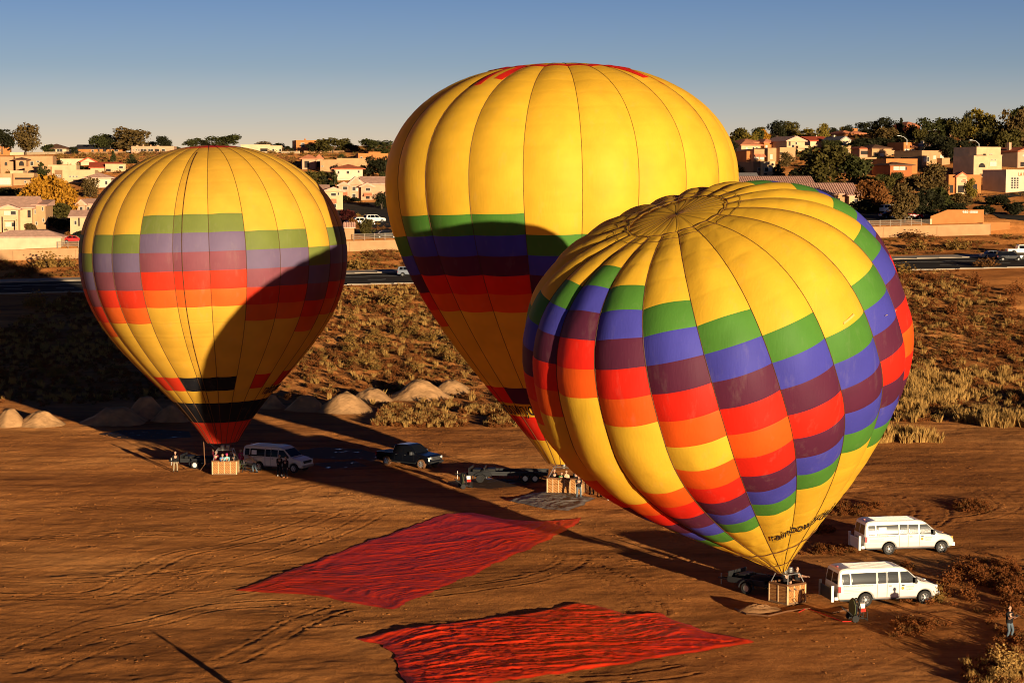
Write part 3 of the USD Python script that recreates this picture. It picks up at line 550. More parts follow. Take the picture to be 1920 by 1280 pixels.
def wheels(t, xs, hw, r, w=.24, rimm=None, dirty=False, spokes=6):
    for x in xs:
        for sd in (-1, 1):
            y = sd * (hw - w / 2)
            ty = MB(); pr = [(r*.62, -w/2), (r*.95, -w/2), (r, -w/2+.03), (r, w/2-.03), (r*.95, w/2), (r*.62, w/2)]; n = 22; a = np.arange(n) * 2 * PI / n
            V = np.vstack([np.c_[x + q * np.cos(a), np.full(n, y + h_), r + q * np.sin(a)] for q, h_ in pr]); i_, j_ = np.meshgrid(np.arange(5), np.arange(n), indexing='ij')
            ty.add(V, np.stack([i_*n+j_, i_*n+(j_+1) % n, (i_+1)*n+(j_+1) % n, (i_+1)*n+j_], -1).reshape(-1, 4))
            wh = part(t, 'wheel', ty, rubber if not dirty else dirtrub, 40)
            rm = MB().cyl((x, y - sd*.02, r), (x, y + sd*(w/2 - .05), r), r*.63, 20); part(wh, 'rim', rm, darksteel if spokes else (rimm or alloy), 40)
            if spokes:
                sp = MB()
                for k in range(spokes):
                    b_ = 2*PI*k/spokes; sp.cyl((x, y + sd*(w/2-.03), r), (x + r*.58*math.cos(b_), y + sd*(w/2-.02), r + r*.58*math.sin(b_)), r*.085, 6, r*.12)
                sp.tube([(x + r*.6*math.cos(c_), y + sd*(w/2-.03), r + r*.6*math.sin(c_)) for c_ in np.linspace(0, 2*PI, 23)], r*.07, 6, False).cyl((x, y+sd*(w/2-.06), r), (x, y+sd*(w/2), r), r*.16, 10)
                part(wh, 'hub_cap', sp, rimm or alloy, 40)
dirtrub = plain('dusty_tyre', (.16, .075, .035), .9)
def van(label, loc, rz, scale=1., doors_open=False, sign=False, amberfront=False, group='white passenger vans'):
    t = thing('passenger_van', label, 'van', loc, rz, (scale,)*3, group=group); hw = 1.0
    fn = lambda x, z: np.where(z > 1.18, 1 - .155 * np.clip((z - 1.18) / .95, 0, 1.2) ** 1.35, 1 - .03 * np.clip((.75 - z) / .4, 0, 1)) * np.where(x > 5.0, 1 - .10 * np.clip((x - 5.0) / .85, 0, 1) ** 1.6, 1)
    pts = [(.06, .42), (0, .55), (0, 1.05), (.05, 1.6), (.12, 1.95), (.24, 2.06), (.6, 2.11), (3.4, 2.11), (3.75, 2.06), (4.0, 1.93), (4.78, 1.26), (5.3, 1.17), (5.62, 1.06), (5.8, .92), (5.84, .60), (5.78, .42)]
    part(t, 'body', loft(outline(pts, [(1.60, .38), (5.02, .38)], .45), hw, fn), white_p, 35)
    wheels(t, (1.60, 5.02), .985, .375)
    part(t, 'underbody', MB().bb(.2, 5.6, -.8, .8, .32, .62), blackm)
    wins = [rect(.28, .66, 1.28, 1.80), rect(.80, 2.18, 1.28, 1.82), rect(2.32, 2.76, 1.28, 1.82), rect(2.88, 3.46, 1.28, 1.82), [(3.62, 1.26), (4.60, 1.26), (4.45, 1.42), (4.02, 1.82), (3.62, 1.82)]]
    for sd in (-1, 1):
        for w_ in wins:
            f_ = part(t, 'side_window', sidepanel(Polygon(w_).buffer(.035).exterior.coords[:-1], hw, fn, sd, .006), blackm)
            part(f_, 'pane', sidepanel(w_, hw, fn, sd, .013), glass)
        for x in (2.25, 2.82, 3.54): part(t, 'door_seam', sidepanel(rect(x-.012, x+.012, .5, 1.95), hw, fn, sd, .004, .001), blackm)
        part(t, 'sill_trim', sidepanel(rect(2.1, 4.5, .42, .50), hw, fn, sd, .012, .01), letter_g)
        for x in (2.92, 3.66): part(t, 'door_handle', sidepanel(rect(x, x+.16, 1.08, 1.13), hw, fn, sd, .03, .01), blackm)
        part(t, 'tail_lamp', sidepanel(rect(.02, .17, .82, 1.16), hw, fn, sd, .014, .03), redlamp)
        part(t, 'head_lamp', MB().box((5.60, sd*.80, .93), (.34, .24, .22)), amber if amberfront else lamp)
        mi = MB().box((4.42, sd*1.13, 1.36), (.12, .16, .30)).cyl((4.5, sd*.95, 1.30), (4.44, sd*1.1, 1.32), .03, 6); part(t, 'mirror', mi, blackm)
    # lettering on both sides
    for sd in (-1, 1):
        for word, x, z, h_, m_ in (('www.rainbowryders.com', .30, 1.135, .105, letter_g), ('rainbow', 3.9, .98, .09, strap), ('ryders', 3.92, .84, .09, strap)):
            lm = meshkit.text_mesh(word, h_, .004); v = lm.vertices.copy(); xx = x + v[:, 0] if sd < 0 else x + v[:, 0].max() - v[:, 0]; zz = z + v[:, 1]
            part(t, 'lettering', MB().add(np.c_[xx, sd * (hw * fn(xx, zz) + .006 + v[:, 2]), zz], lm.faces), m_)
        part(t, 'balloon_emblem', sidepanel([(3.72 + .08*math.cos(a), .95 + .09*math.sin(a)) for a in np.arange(0, 2*PI, .5)], hw, fn, sd, .008, .01), amber)
        for z in (.96, .88, .80): part(t, 'small_print', sidepanel(rect(.34, .34 + (.9 if z > .9 else 1.1), z, z+.018), hw, fn, sd, .006, .004), letter_g)
    # windscreen, grille, bumpers
    def slab(p0, p1, w0, w1, off): 
        d = np.array([p1[0]-p0[0], p1[1]-p0[1]]); nrm = np.array([-d[1], d[0]]) / np.linalg.norm(d); nrm = nrm if nrm[0] > 0 else -nrm
        a, b = np.array(p0) + nrm * off, np.array(p1) + nrm * off; c_, e_ = a - nrm * .02, b - nrm * .02
        V = [(a[0], -w0, a[1]), (a[0], w0, a[1]), (b[0], w1, b[1]), (b[0], -w1, b[1]), (c_[0], -w0, c_[1]), (c_[0], w0, c_[1]), (e_[0], w1, e_[1]), (e_[0], -w1, e_[1])]
        return MB().add(V, [(0, 1, 2, 3), (4, 7, 6, 5), (0, 3, 7, 4), (1, 5, 6, 2), (0, 4, 5, 1), (3, 2, 6, 7)])
    part(t, 'windscreen', slab((4.72, 1.315), (4.06, 1.88), .86, .76, .025), glass)
    part(t, 'hood_seam', MB().box((4.86, 0, 1.262), (.04, 1.6, .02)), blackm)
    part(t, 'grille', MB().bb(5.74, 5.855, -.62, .62, .78, 1.0), blackm); part(t, 'front_bumper', MB().bb(5.72, 5.92, -.88, .88, .44, .64), chrome)
    part(t, 'rear_bumper', MB().bb(-.16, .05, -.93, .93, .42, .58), chrome); part(t, 'roof_lamp', MB().box((.3, 0, 2.10), (.1, .2, .05)), redlamp)
    for x in range(7): part(t, 'roof_rib', MB().bb(.8, 3.3, -.62 + x*.2, -.58 + x*.2, 2.10, 2.125), white_p)
    for sd in (-1, 1):
        part(t, 'rear_window', MB().add([(-.004, sd*.06, 1.28), (-.004, sd*.84, 1.28), (.085, sd*.74, 1.84), (.085, sd*.06, 1.84), (.05, sd*.06, 1.28), (.05, sd*.84, 1.28), (.14, sd*.74, 1.84), (.14, sd*.06, 1.84)], [(0, 1, 2, 3), (4, 7, 6, 5), (0, 3, 7, 4), (1, 5, 6, 2), (0, 4, 5, 1), (3, 2, 6, 7)]), glass)
    # rear step platform that carries the baskets' trailer hitch
    st = part(t, 'lift_platform', MB().bb(-.30, -.24, -.95, .95, .38, 1.02), white_p if not doors_open else darksteel)
    for sd in (-1, 1): part(st, 'platform_post', MB().bb(-.36, -.22, sd*.93-.05, sd*.93+.05, .34, 1.22), white_p if not doors_open else steel)
    if sign: part(t, 'paper_sign', sidepanel(rect(.92, 1.42, 1.36, 1.72), hw, fn, -1, .02, .005), paper)
    return t
def headed(p, q): d = np.array(q) - np.array(p); return math.degrees(math.atan2(d[1], d[0]))
def park(x_rear, px_r, px_f, scale, rz=None):
    """place a vehicle by the pixels under its near rear and near front wheel; returns (loc, rz). Local origin: rear end, centre line; near side is -y."""
    a, b = at(*px_r), at(*px_f); rz = headed(a[:2], b[:2]) if rz is None else rz; c, s = math.cos(math.radians(rz)), math.sin(math.radians(rz))
    off = np.array([x_rear, -.98]) * scale; p = a[:2] - np.array([off[0]*c - off[1]*s, off[0]*s + off[1]*c])
    return (p[0], p[1], gz(*a[:2]) - .01), rz
l_, r_ = park(1.6, (1623, 1135), (1741, 1125), 1.06, 11.5); van('nearest white passenger van, beside the basket of the leaning balloon', l_, r_, 1.06, doors_open=True)
l_, r_ = park(1.6, (1667, 1039), (1768, 1034), 1.06, 9.5); van('white passenger van with paper sign in its window, parked behind the nearest van', l_, r_, 1.06, sign=True, amberfront=True)
l_, r_ = park(1.6, (485, 883), (555, 888), 1.0); van('white passenger van in shade right of the left balloon basket', l_, r_, 1.0, sign=True)
def pickup(label, loc, rz, body, cat='pickup truck', name='pickup_truck', dirty=True):
    t = thing(name, label, cat, loc, rz); hw = .98
    fn = lambda x, z: np.where(z > 1.15, 1 - .20 * np.clip((z - 1.15) / .8, 0, 1.2) ** 1.2, 1) * np.where(x > 5.3, 1 - .08 * np.clip((x - 5.3) / .6, 0, 1) ** 1.5, 1)
    pts = [(.03, .5), (0, .6), (0, 1.14), (.04, 1.17), (1.72, 1.17), (1.80, 1.20), (1.98, 1.80), (2.16, 1.92), (3.3, 1.95), (3.6, 1.88), (4.35, 1.26), (5.5, 1.14), (5.78, 1.0), (5.84, .62), (5.78, .46)]
    part(t, 'body', loft(outline(pts, [(1.15, .42), (4.95, .42)], .48), hw, fn), body, 35)
    wheels(t, (1.15, 4.95), .97, .41, .27, dirty=dirty)
    part(t, 'bed', MB().bb(.12, 1.66, -.80, .80, 1.12, 1.178), blackm); part(t, 'underbody', MB().bb(.2, 5.6, -.75, .75, .36, .66), blackm)
    for sd in (-1, 1):
        for w_ in (rect(2.12, 2.98, 1.24, 1.76), [(3.06, 1.22), (4.12, 1.22), (3.95, 1.42), (3.55, 1.76), (3.06, 1.76)]): part(t, 'side_window', sidepanel(w_, hw, fn, sd, .012), glass)
        for x in (2.06, 3.02, 4.2): part(t, 'door_seam', sidepanel(rect(x-.01, x+.01, .6, 1.2), hw, fn, sd, .004, .001), blackm)
        for x in (2.2, 3.15): part(t, 'door_handle', sidepanel(rect(x, x+.2, 1.06, 1.11), hw, fn, sd, .03, .01), chrome)
        part(t, 'tail_lamp', MB().box((.06, sd*.88, .98), (.16, .2, .30)), redlamp); part(t, 'head_lamp', MB().box((5.62, sd*.77, .92), (.36, .30, .22)), lamp)
        part(t, 'fog_lamp', MB().box((5.86, sd*.70, .56), (.06, .18, .12)), lamp)
        part(t, 'mirror', MB().box((3.98, sd*1.10, 1.27), (.14, .22, .26)), chrome)
        part(t, 'running_board', MB().bb(1.75, 4.35, sd*.95-.08, sd*.95+.08, .40, .46), darksteel)
    V = [(4.31, -.84, 1.30), (4.31, .84, 1.30), (3.66, .72, 1.845), (3.66, -.72, 1.845)]; V = np.array(V) + [.03, 0, .035]
    part(t, 'windscreen', MB().add(np.vstack([V, V - [.03, 0, .03]]), [(0, 1, 2, 3), (4, 7, 6, 5), (0, 3, 7, 4), (1, 5, 6, 2), (0, 4, 5, 1), (3, 2, 6, 7)]), glass)
    gr = part(t, 'grille', MB().bb(5.72, 5.87, -.58, .58, .74, 1.06), darksteel)
    for z in (.80, .90, 1.0): part(gr, 'grille_bar', MB().bb(5.80, 5.895, -.60, .60, z-.02, z+.02), chrome)
    part(t, 'front_bumper', MB().bb(5.70, 5.95, -.92, .92, .46, .66), darksteel); part(t, 'rear_bumper', MB().bb(-.16, .06, -.92, .92, .48, .64), chrome)
    return t
a, b = at(724, 872), at(791, 879); rz = headed(a[:2], b[:2]); c, s = math.cos(math.radians(rz)), math.sin(math.radians(rz))
off = np.array([1.15, -.97]); p_ = a[:2] - np.array([off[0]*c - off[1]*s, off[0]*s + off[1]*c])
pickup('black crew cab pickup truck with muddy tyres on the bare dirt', (p_[0], p_[1], gz(*p_) - .01), rz, black_p)
def car(label, loc, rz, body, kind='sedan', group=None):
    t = thing('parked_car' if group else 'car', label, 'car', loc, rz, group=group); hw = .88
    fn = lambda x, z: np.where(z > .92, 1 - .25 * np.clip((z - .92) / .6, 0, 1.1), 1) * (1 - .12 * np.clip((np.abs(x - 2.3) - 1.6) / .7, 0, 1) ** 1.5)
    if kind == 'sedan': pts = [(.05, .3), (0, .5), (.05, .88), (.8, .98), (1.35, 1.36), (1.8, 1.44), (2.6, 1.43), (3.35, .96), (4.3, .82), (4.6, .62), (4.58, .3)]; wn = [[(.98, .98), (2.0, .98), (2.0, 1.36), (1.45, 1.34)], [(2.08, .98), (3.12, .98), (2.58, 1.36), (2.08, 1.37)]]; ws = ((3.25, 1.02), (2.68, 1.40))
    else: pts = [(.05, .36), (0, .6), (.04, 1.1), (.2, 1.62), (.5, 1.72), (2.6, 1.72), (3.4, 1.12), (4.4, 1.0), (4.66, .75), (4.62, .36)]; wn = [[(.35, 1.12), (1.0, 1.12), (1.0, 1.6), (.5, 1.6)], [(1.08, 1.12), (2.0, 1.12), (2.0, 1.62), (1.08, 1.62)], [(2.08, 1.12), (3.2, 1.12), (2.6, 1.62), (2.08, 1.62)]]; ws = ((3.32, 1.18), (2.72, 1.66))
    part(t, 'body', loft(outline(pts, [(.95, .32), (3.7, .32)], .38), hw, fn, .06, .3), body, 35); wheels(t, (.95, 3.7), .86, .32, .2, spokes=5)
    for sd in (-1, 1):
        for w_ in wn: part(t, 'side_window', sidepanel(w_, hw, fn, sd, .012, .03), glass)
        part(t, 'head_lamp', MB().box((4.5, sd*.62, .70), (.16, .26, .14)), lamp); part(t, 'tail_lamp', MB().box((.06, sd*.66, .80), (.1, .28, .16)), redlamp)
    for (p0, p1), nm in ((ws, 'windscreen'), ((((.82, 1.0), (1.3, 1.33)) if kind == 'sedan' else ((.05, 1.14), (.19, 1.58))), 'rear_window')):
        sg = 1 if nm == 'windscreen' else -1; V = np.array([(p0[0], -.68, p0[1]), (p0[0], .68, p0[1]), (p1[0], .58, p1[1]), (p1[0], -.58, p1[1])]) + [.03*sg, 0, .03]
        part(t, nm, MB().add(np.vstack([V, V - [.03*sg, 0, .03]]), [(0, 1, 2, 3), (4, 7, 6, 5), (0, 3, 7, 4), (1, 5, 6, 2), (0, 4, 5, 1), (3, 2, 6, 7)]), glass)
    return t
def place(px, py): p = at(px, py); return (p[0], p[1], float(terrain(p[0], p[1])) + .03)
def onroad(px, Y):    # a place on the road at distance Y
    x = (px - 960) / F * Y; return (x, Y, float(terrain(x, Y)) + .04)
car('silver estate car on the road, half hidden by the middle balloon', onroad(745, 345.5), 0, grey_p, 'suv')
car('blue grey car on the road behind the black one, at the right', onroad(1838, 349), 4, grey_p)
car('black car on the road at the right, in front of the white pickup', onroad(1868, 345), 0, black_p, 'suv')
pickup('white pickup truck on the road at the right edge of the picture', onroad(1886, 353), 0, white_p, dirty=False)
GC = 'cars parked behind the retaining wall'
for px, py, rz, m_, k_, lb in ((116, 456, 8, red_p, 'sedan', 'red car parked behind the white railing at the left'), (1687, 411, 6, red_p, 'sedan', 'red car parked beside the tree behind the railing at the right'), (1668, 404, 20, grey_p, 'suv', 'grey car parked left of the red one, right car park'), (1652, 400, 24, white_p, 'suv', 'pale roofed car parked farthest left in the right car park'), (1650, 410, 15, black_p, 'sedan', 'black car parked in front of the pale ones, right car park'), (1672, 413, 12, black_p, 'sedan', 'black car parked nearest the railing, right car park'),
    (684, 418, 30, white_p, 'suv', 'white car parked behind the green tree by the railing, between the balloons'), (702, 447, 10, black_p, 'sedan', 'black car parked behind the railing between the balloons')):
    car(lb, place(px, py), rz, m_, k_, GC)
pickup('white truck with red tail lamps parked among the cars between the balloons', place(700, 425), 195, white_p, dirty=False)

# ------------------------------------------------------------ trailers and fans
def trailer(label, loc, rz, L, axles, hub):
    t = thing('flatbed_trailer', label, 'trailer', loc, rz, group=None)
    part(t, 'deck', MB().bb(0, L, -.95, .95, .52, .60), darksteel)
    for sd in (-1, 1): part(t, 'side_rail', MB().bb(0, L, sd*.97-.03, sd*.97+.03, .58, .86), darksteel)
    part(t, 'front_rail', MB().bb(L-.06, L, -.95, .95, .60, 1.15), darksteel); part(t, 'tow_bar', MB().cyl((L, .5, .52), (L+1.3, 0, .48), .05).cyl((L, -.5, .52), (L+1.3, 0, .48), .05), darksteel)
    part(t, 'jack_wheel', MB().cyl((L+1.1, 0, .1), (L+1.1, 0, .75), .04), steel)
    wheels(t, axles, 1.18, .33, .2, hub, spokes=0)
    for sd in (-1, 1): part(t, 'mudguard', MB().tube([(np.mean(axles) + (.52 + (axles[-1]-axles[0])/2)*math.cos(a), sd*1.08, .34 + .46*math.sin(a)) for a in np.linspace(0, PI, 9)], .06, 6), darksteel)
    part(t, 'tool_box', MB().bb(L-.9, L-.3, -.6, .6, .60, 1.0), blackm)
    part(t, 'strapped_bag', MB().ball((L*.35, 0, .78), (L*.25, .7, .24), 2), CLOTH['charcoal'], True)
    return t
trailer('low black trailer with pale wheels left of the left basket', at(398, 879) + [0, 1.0, .0], 172, 2.7, (1.35,), letter_w)
trailer('long dark two axle trailer behind the middle basket', at(1028, 905) + [0, 1.2, 0], 176, 5.2, (1.0, 1.8), alloy)
trailer('dark trailer in shade just left of the leaning balloon basket', at(1454, 1118) + [0, .9, 0], 140, 2.6, (1.2,), alloy)
trailer('small dark trailer frame on wet ground left of the middle basket', at(925, 903) + [0, .5, 0], 170, 1.9, (.9,), darksteel)
def fan(label, loc, rz):
    t = thing('inflation_fan', label, 'inflation fan', loc, rz, group='inflation fans on small wheels')
    part(t, 'cage', MB().tube([(.05, .52*math.cos(a), .72 + .52*math.sin(a)) for a in np.linspace(0, 2*PI, 25)], .04, 6, False).tube([(.25, .52*math.cos(a), .72 + .52*math.sin(a)) for a in np.linspace(0, 2*PI, 25)], .04, 6, False), darksteel)
    for k in range(6): part(t, 'guard_bar', MB().cyl((.26, .5*math.cos(k*PI/6), .72 + .5*math.sin(k*PI/6)), (.26, -.5*math.cos(k*PI/6), .72 - .5*math.sin(k*PI/6)), .012, 5), darksteel)
    part(t, 'cover', MB().cyl((-.03, 0, .72), (.03, 0, .72), .5, 24), CLOTH['olive'])
    for k in range(4):
        part(t, 'propeller_blade', MB().cyl((.15, 0, .72), (.15, .44*math.cos(k*PI/2+.5), .72 + .44*math.sin(k*PI/2+.5)), .07, 6, .04), wood)
    part(t, 'engine', MB().bb(.32, .66, -.2, .2, .72, .98), letter_w); part(t, 'fuel_tank', MB().bb(.36, .70, -.24, .24, .52, .70).ball((.53, 0, .62), (.2, .26, .12), 1), CLOTH['red'])
    part(t, 'frame', MB().cyl((.1, -.35, .25), (.75, -.3, .12), .03).cyl((.1, .35, .25), (.75, .3, .12), .03).cyl((.75, -.3, .02), (.75, -.3, .55), .03).cyl((.75, .3, .02), (.75, .3, .55), .03).cyl((.4, -.3, .5), (.4, .3, .5), .03), blackm)
    part(t, 'handle', MB().tube([(-.05, -.35, .3), (-.55, -.35, .75), (-.55, .35, .75), (-.05, .35, .3)], .025, 6), blackm)
    for sd in (-1, 1): part(t, 'wheel', MB().cyl((0, sd*.42, .2), (0, sd*.52, .2), .2, 16), rubber, 40)
    return t
fan('inflation fan with red tank and olive cover in front of the nearest van', spot(1598, 1163), 12)
fan('inflation fan with red tank left of the middle basket, on open dirt', spot(866, 914), 15)
# balloon bag and ropes
bag_m = plain('canvas_bag', (.24, .12, .05), .8, bump=.3, bscale=6.)
def heap(name, label, cat, p, sx, sy, h, m_, seed, rz=0):
    n, k = 40, 16; u, v = np.meshgrid(np.linspace(0, 2*PI, n, endpoint=False), np.linspace(0, 1, k), indexing='xy')
    x, y = v*np.cos(u), v*np.sin(u); z = h*(1 - v**2)*(.4 + .9*meshkit.fbm(np.stack([x*2.2, y*4.5, 0*x], -1), 3, seed))*(1 - .5*np.abs(2*meshkit.noise(np.stack([x*2, y*7, 0*x], -1), seed+2) - 1)) - .05*(v > .97)
    ii, jj = np.meshgrid(np.arange(k-1), np.arange(n), indexing='ij')
    t = thing(name, label, cat, p, rz); part(t, 'canvas', MB().add(np.stack([x*sx, y*sy, z + .03], -1).reshape(-1, 3), np.stack([ii*n+jj, ii*n+(jj+1) % n, (ii+1)*n+(jj+1) % n, (ii+1)*n+jj], -1).reshape(-1, 4)), m_, True); return t
heap('balloon_bag', 'crumpled tan canvas bag on the dirt left of the leaning balloon basket', 'bag', spot(1425, 1143), 1.35, .8, .42, bag_m, 5, 10)
rp = thing('drag_rope', 'loose dark ropes lying across the dirt by the canvas bag', 'rope'); 
part(rp, 'rope', MB().tube([spot(x, y) + [0, 0, .05] for x, y in ((1378, 1140), (1400, 1150), (1440, 1154), (1475, 1146), (1520, 1140), (1560, 1148), (1600, 1140))], .05, 5), leather)
lr = thing('tether_line', 'thin red line on the dirt in front of the leaning balloon basket', 'rope'); part(lr, 'rope', MB().tube([spot(x, y) + [0, 0, .05] for x, y in ((1498, 1148), (1512, 1140), (1530, 1146), (1580, 1166), (1596, 1166))], .03, 5), CLOTH['red'])
stp = thing('boarding_steps', 'small black folding steps between the left basket and the white van', 'steps', spot(463, 886), -20)
for k in range(3): part(stp, 'tread', MB().bb(-.35, .35, -.15 + k*.22, .08 + k*.22, .22 + k*.22, .26 + k*.22), darksteel)
for sd in (-1, 1): part(stp, 'side_frame', MB().cyl((sd*.36, -.2, 0), (sd*.36, .5, .85), .03).cyl((sd*.36, .5, 0), (sd*.36, .5, .85), .03), darksteel)

# ------------------------------------------------------------ people
def sph(c, r, n=10): return m3.Manifold.sphere(float(r), n).translate([float(x) for x in c])
def chain(js, rs, n=10):
    out = m3.Manifold()
    for (a, ra), (b, rb) in zip(zip(js[:-1], rs[:-1]), zip(js[1:], rs[1:])): out += m3.Manifold.batch_hull([sph(a, ra, n), sph(b, rb, n)])
    return out
def rotx(v, a): c, s = math.cos(a), math.sin(a); return np.array([v[0], v[1]*c - v[2]*s, v[1]*s + v[2]*c])
def rotz(v, a): c, s = math.cos(a), math.sin(a); return np.array([v[0]*c - v[1]*s, v[0]*s + v[1]*c, v[2]])
def person(label, loc, rz, h=1.72, lean=0., arms=((.1, .12, .25), (.1, .12, .25)), legs=((.0, .07), (.0, .07)), crouch=0., turn=0., top='black', trousers='jeans', hair='dark', hat=None, shoes='black', group=None, bare_arms=False, longhair=False, holds=None, shorts=False):
    """Local frame: faces -y. lean: torso forward; arms: (forward swing, out, elbow bend) right then left; legs: (forward swing, out)."""
    t = thing('person', label, 'person', loc, rz, (h/1.72,)*3, group=group)
    hip = np.array([0, 0, .93 - crouch]); J = {}
    up = lambda v: hip + rotx(np.asarray(v, float), lean)          # torso points, leaning forward towards -y
    neck, head = up((0, 0, .52)), up((0, -.02, .70)); chest = up((0, 0, .36)); belly = up((0, 0, .14))
    body = m3.Manifold.batch_hull([sph(up((-.10, 0, .0)), .105), sph(up((.10, 0, 0)), .105), sph(up((-.085, 0, .18)), .10), sph(up((.085, 0, .18)), .10)])
    body += m3.Manifold.batch_hull([sph(up((-.085, 0, .18)), .10), sph(up((.085, 0, .18)), .10), sph(up((-.14, 0, .42)), .085), sph(up((.14, 0, .42)), .085), sph(up((0, -.03, .36)), .11)])
    body += chain([up((0, 0, .42)), neck, up((0, -.01, .60))], [.09, .058, .055])
    hd = m3.Manifold.batch_hull([sph(up((0, .005, .735)), .092, 14), sph(up((0, -.025, .66)), .066, 12), sph(up((0, -.05, .635)), .035)])
    f_ = lambda v: up(rotz(np.asarray(v, float), turn) + np.array([0, 0, .70]))
    hd += m3.Manifold.batch_hull([sph(f_((0, -.092, .03)), .012), sph(f_((0, -.112, -.012)), .016)]) + m3.Manifold.batch_hull([sph(f_((-.025, -.088, -.048)), .009), sph(f_((.025, -.088, -.048)), .009)])
    for s in (-1, 1): hd += sph(f_((s*.088, .005, 0)), .022) + sph(f_((s*.034, -.082, .022)), .014)
    body += hd; sleeves, tr_, sh = m3.Manifold(), m3.Manifold(), m3.Manifold(); hands = []
    for s, (fw_, out, eb) in zip((-1, 1), arms):
        S = up((s*.185, 0, .43)); d = rotx(np.array([s*math.sin(out), 0, -math.cos(out)]), -fw_ if False else fw_*-1) 
        d = np.array([s*math.sin(out), -math.sin(fw_)*math.cos(out), -math.cos(fw_)*math.cos(out)])
        E_ = S + d*.29; g = fw_ + eb; d2 = np.array([s*math.sin(out)*(.3 - .9*min(eb, 1.2)), -math.sin(g), -math.cos(g)]); d2 /= np.linalg.norm(d2); W = E_ + d2*.25
        body += chain([S, E_, W], [.055, .043, .030])
        # hand: palm, four fingers and a thumb, slightly curled
        side = np.cross(d2, [0, 0, 1.]) if abs(d2[2]) < .9 else np.array([0, 1., 0]); side -= d2*(side @ d2); side /= np.linalg.norm(side); nrm = np.cross(d2, side)
        P0 = W + d2*.02; P1 = W + d2*.085
        body += m3.Manifold.batch_hull([sph(P0 + side*.022, .016, 8), sph(P0 - side*.022, .016, 8), sph(P1 + side*.032, .013, 8), sph(P1 - side*.032, .013, 8)])
        for k, ln in zip((-1.5, -.5, .5, 1.5), (.062, .074, .078, .066)):
            a0 = P1 + side*k*.021; a1 = a0 + d2*ln*.55 + nrm*.008; a2 = a1 + d2*ln*.4 + nrm*.022; body += chain([a0, a1, a2], [.0095, .0088, .008], 6)
        body += chain([P0 + side*.03, P0 + side*.055 + d2*.03, P0 + side*.06 + d2*.062 + nrm*.012], [.012, .010, .009], 6)
        sl = chain([up((s*.15, 0, .44)), S], [.08, .072]) + (chain([S, S + d*.17], [.072, .066]) if bare_arms else chain([S, E_, E_ + d2*.20], [.072, .060, .048])); sleeves += sl
        hands.append(P1)
    for s, (fw_, out) in zip((-1, 1), legs):
        Hp = hip + np.array([s*.095, 0, -.02]); an = np.array([s*(.10 + math.sin(out)*.8), -math.sin(fw_)*.8, .085]); L_ = np.linalg.norm(an - Hp); half = min(L_/2, .42) 
        mid = (Hp + an)/2; bend = math.sqrt(max(.43**2 - (L_/2)**2, 0)); K = mid + np.array([s*.02, -bend, 0])
        body += chain([Hp, K, an], [.085, .055, .04]); toe = an + np.array([s*.02, -.16, -.045])
        body += chain([an + [0, .03, -.05], toe], [.036, .028])
        tr_ += chain([Hp, K, an + (K-an)*(.1 if not shorts else .95)], [.098, .072, .062]); sh += m3.Manifold.batch_hull([sph(an + [0, .05, -.045], .042), sph(toe, .040), sph(an + [0, -.02, -.01], .05), sph(toe + [s*.02, .03, .0], .040)]).trim_by_plane([0, 0, 1], 0.0)
    tr_ += m3.Manifold.batch_hull([sph(hip + [-.09, 0, .02], .115), sph(hip + [.09, 0, .02], .115), sph(hip + [-.085, 0, -.08], .105), sph(hip + [.085, 0, -.08], .105)])
    tp_ = m3.Manifold.batch_hull([sph(up((-.09, 0, -.03)), .122), sph(up((.09, 0, -.03)), .122), sph(up((-.10, 0, .22)), .118), sph(up((.10, 0, .22)), .118)]) + m3.Manifold.batch_hull([sph(up((-.10, 0, .22)), .118), sph(up((.10, 0, .22)), .118), sph(up((-.145, 0, .43)), .095), sph(up((.145, 0, .43)), .095), sph(up((0, 0, .49)), .075)]) + sleeves
    def fin(m_, r=.045):
        m_ = m_.refine_to_length(r); q = m_.to_mesh(); tm_ = trimesh.Trimesh(q.vert_properties[:, :3], q.tri_verts, process=True); trimesh.smoothing.filter_taubin(tm_, iterations=4); return tm_
    bd = part(t, 'body', (lambda q: trimesh.Trimesh(q.vert_properties[:, :3], q.tri_verts))(body.to_mesh()), skin, 60)
    part(bd, 'jacket' if not bare_arms else 'shirt', fin(tp_), CLOTH[top], True); part(bd, 'shorts' if shorts else 'trousers', fin(tr_), CLOTH[trousers], True); part(bd, 'shoes', sh, CLOTH[shoes], 50)
    hr = m3.Manifold.batch_hull([sph(f_((0, .02, .045)), .098, 14), sph(f_((0, .045, -.01)), .082, 12)]).trim_by_plane([0, float(math.cos(lean)), float(math.sin(lean)) * 1.0], float(np.dot(f_((0, -.035, .0)), [0, math.cos(lean), math.sin(lean)])))
    if longhair: hr += m3.Manifold.batch_hull([sph(f_((0, .06, .0)), .08), sph(f_((0, .08, -.22)), .07)])
    part(bd, 'hair', hr, HAIR[hair], 60)
    if hat: part(bd, 'hat', m3.Manifold.batch_hull([sph(f_((0, 0, .065)), .108, 14), sph(f_((0, .02, .03)), .104, 12)]) + m3.Manifold.batch_hull([sph(f_((-.05, -.13, .05)), .012), sph(f_((.05, -.13, .05)), .012), sph(f_((0, -.05, .055)), .03)]), CLOTH[hat], 50)
    if holds == 'camera': part(bd, 'camera', MB().box((hands[0] + hands[1])/2 + [0, -.03, .03], (.14, .09, .10)), blackm)
    return t
ST = ((.08, .10, .2), (.08, .10, .2)); REST = ((.9, .15, .6), (.9, .15, .6))
person('person in black jacket and khaki trousers standing left of the low trailer', spot(329, 884), 15, 1.72, arms=((.1, .25, .35), (.1, .25, .35)), top='black', trousers='khaki', turn=.3)
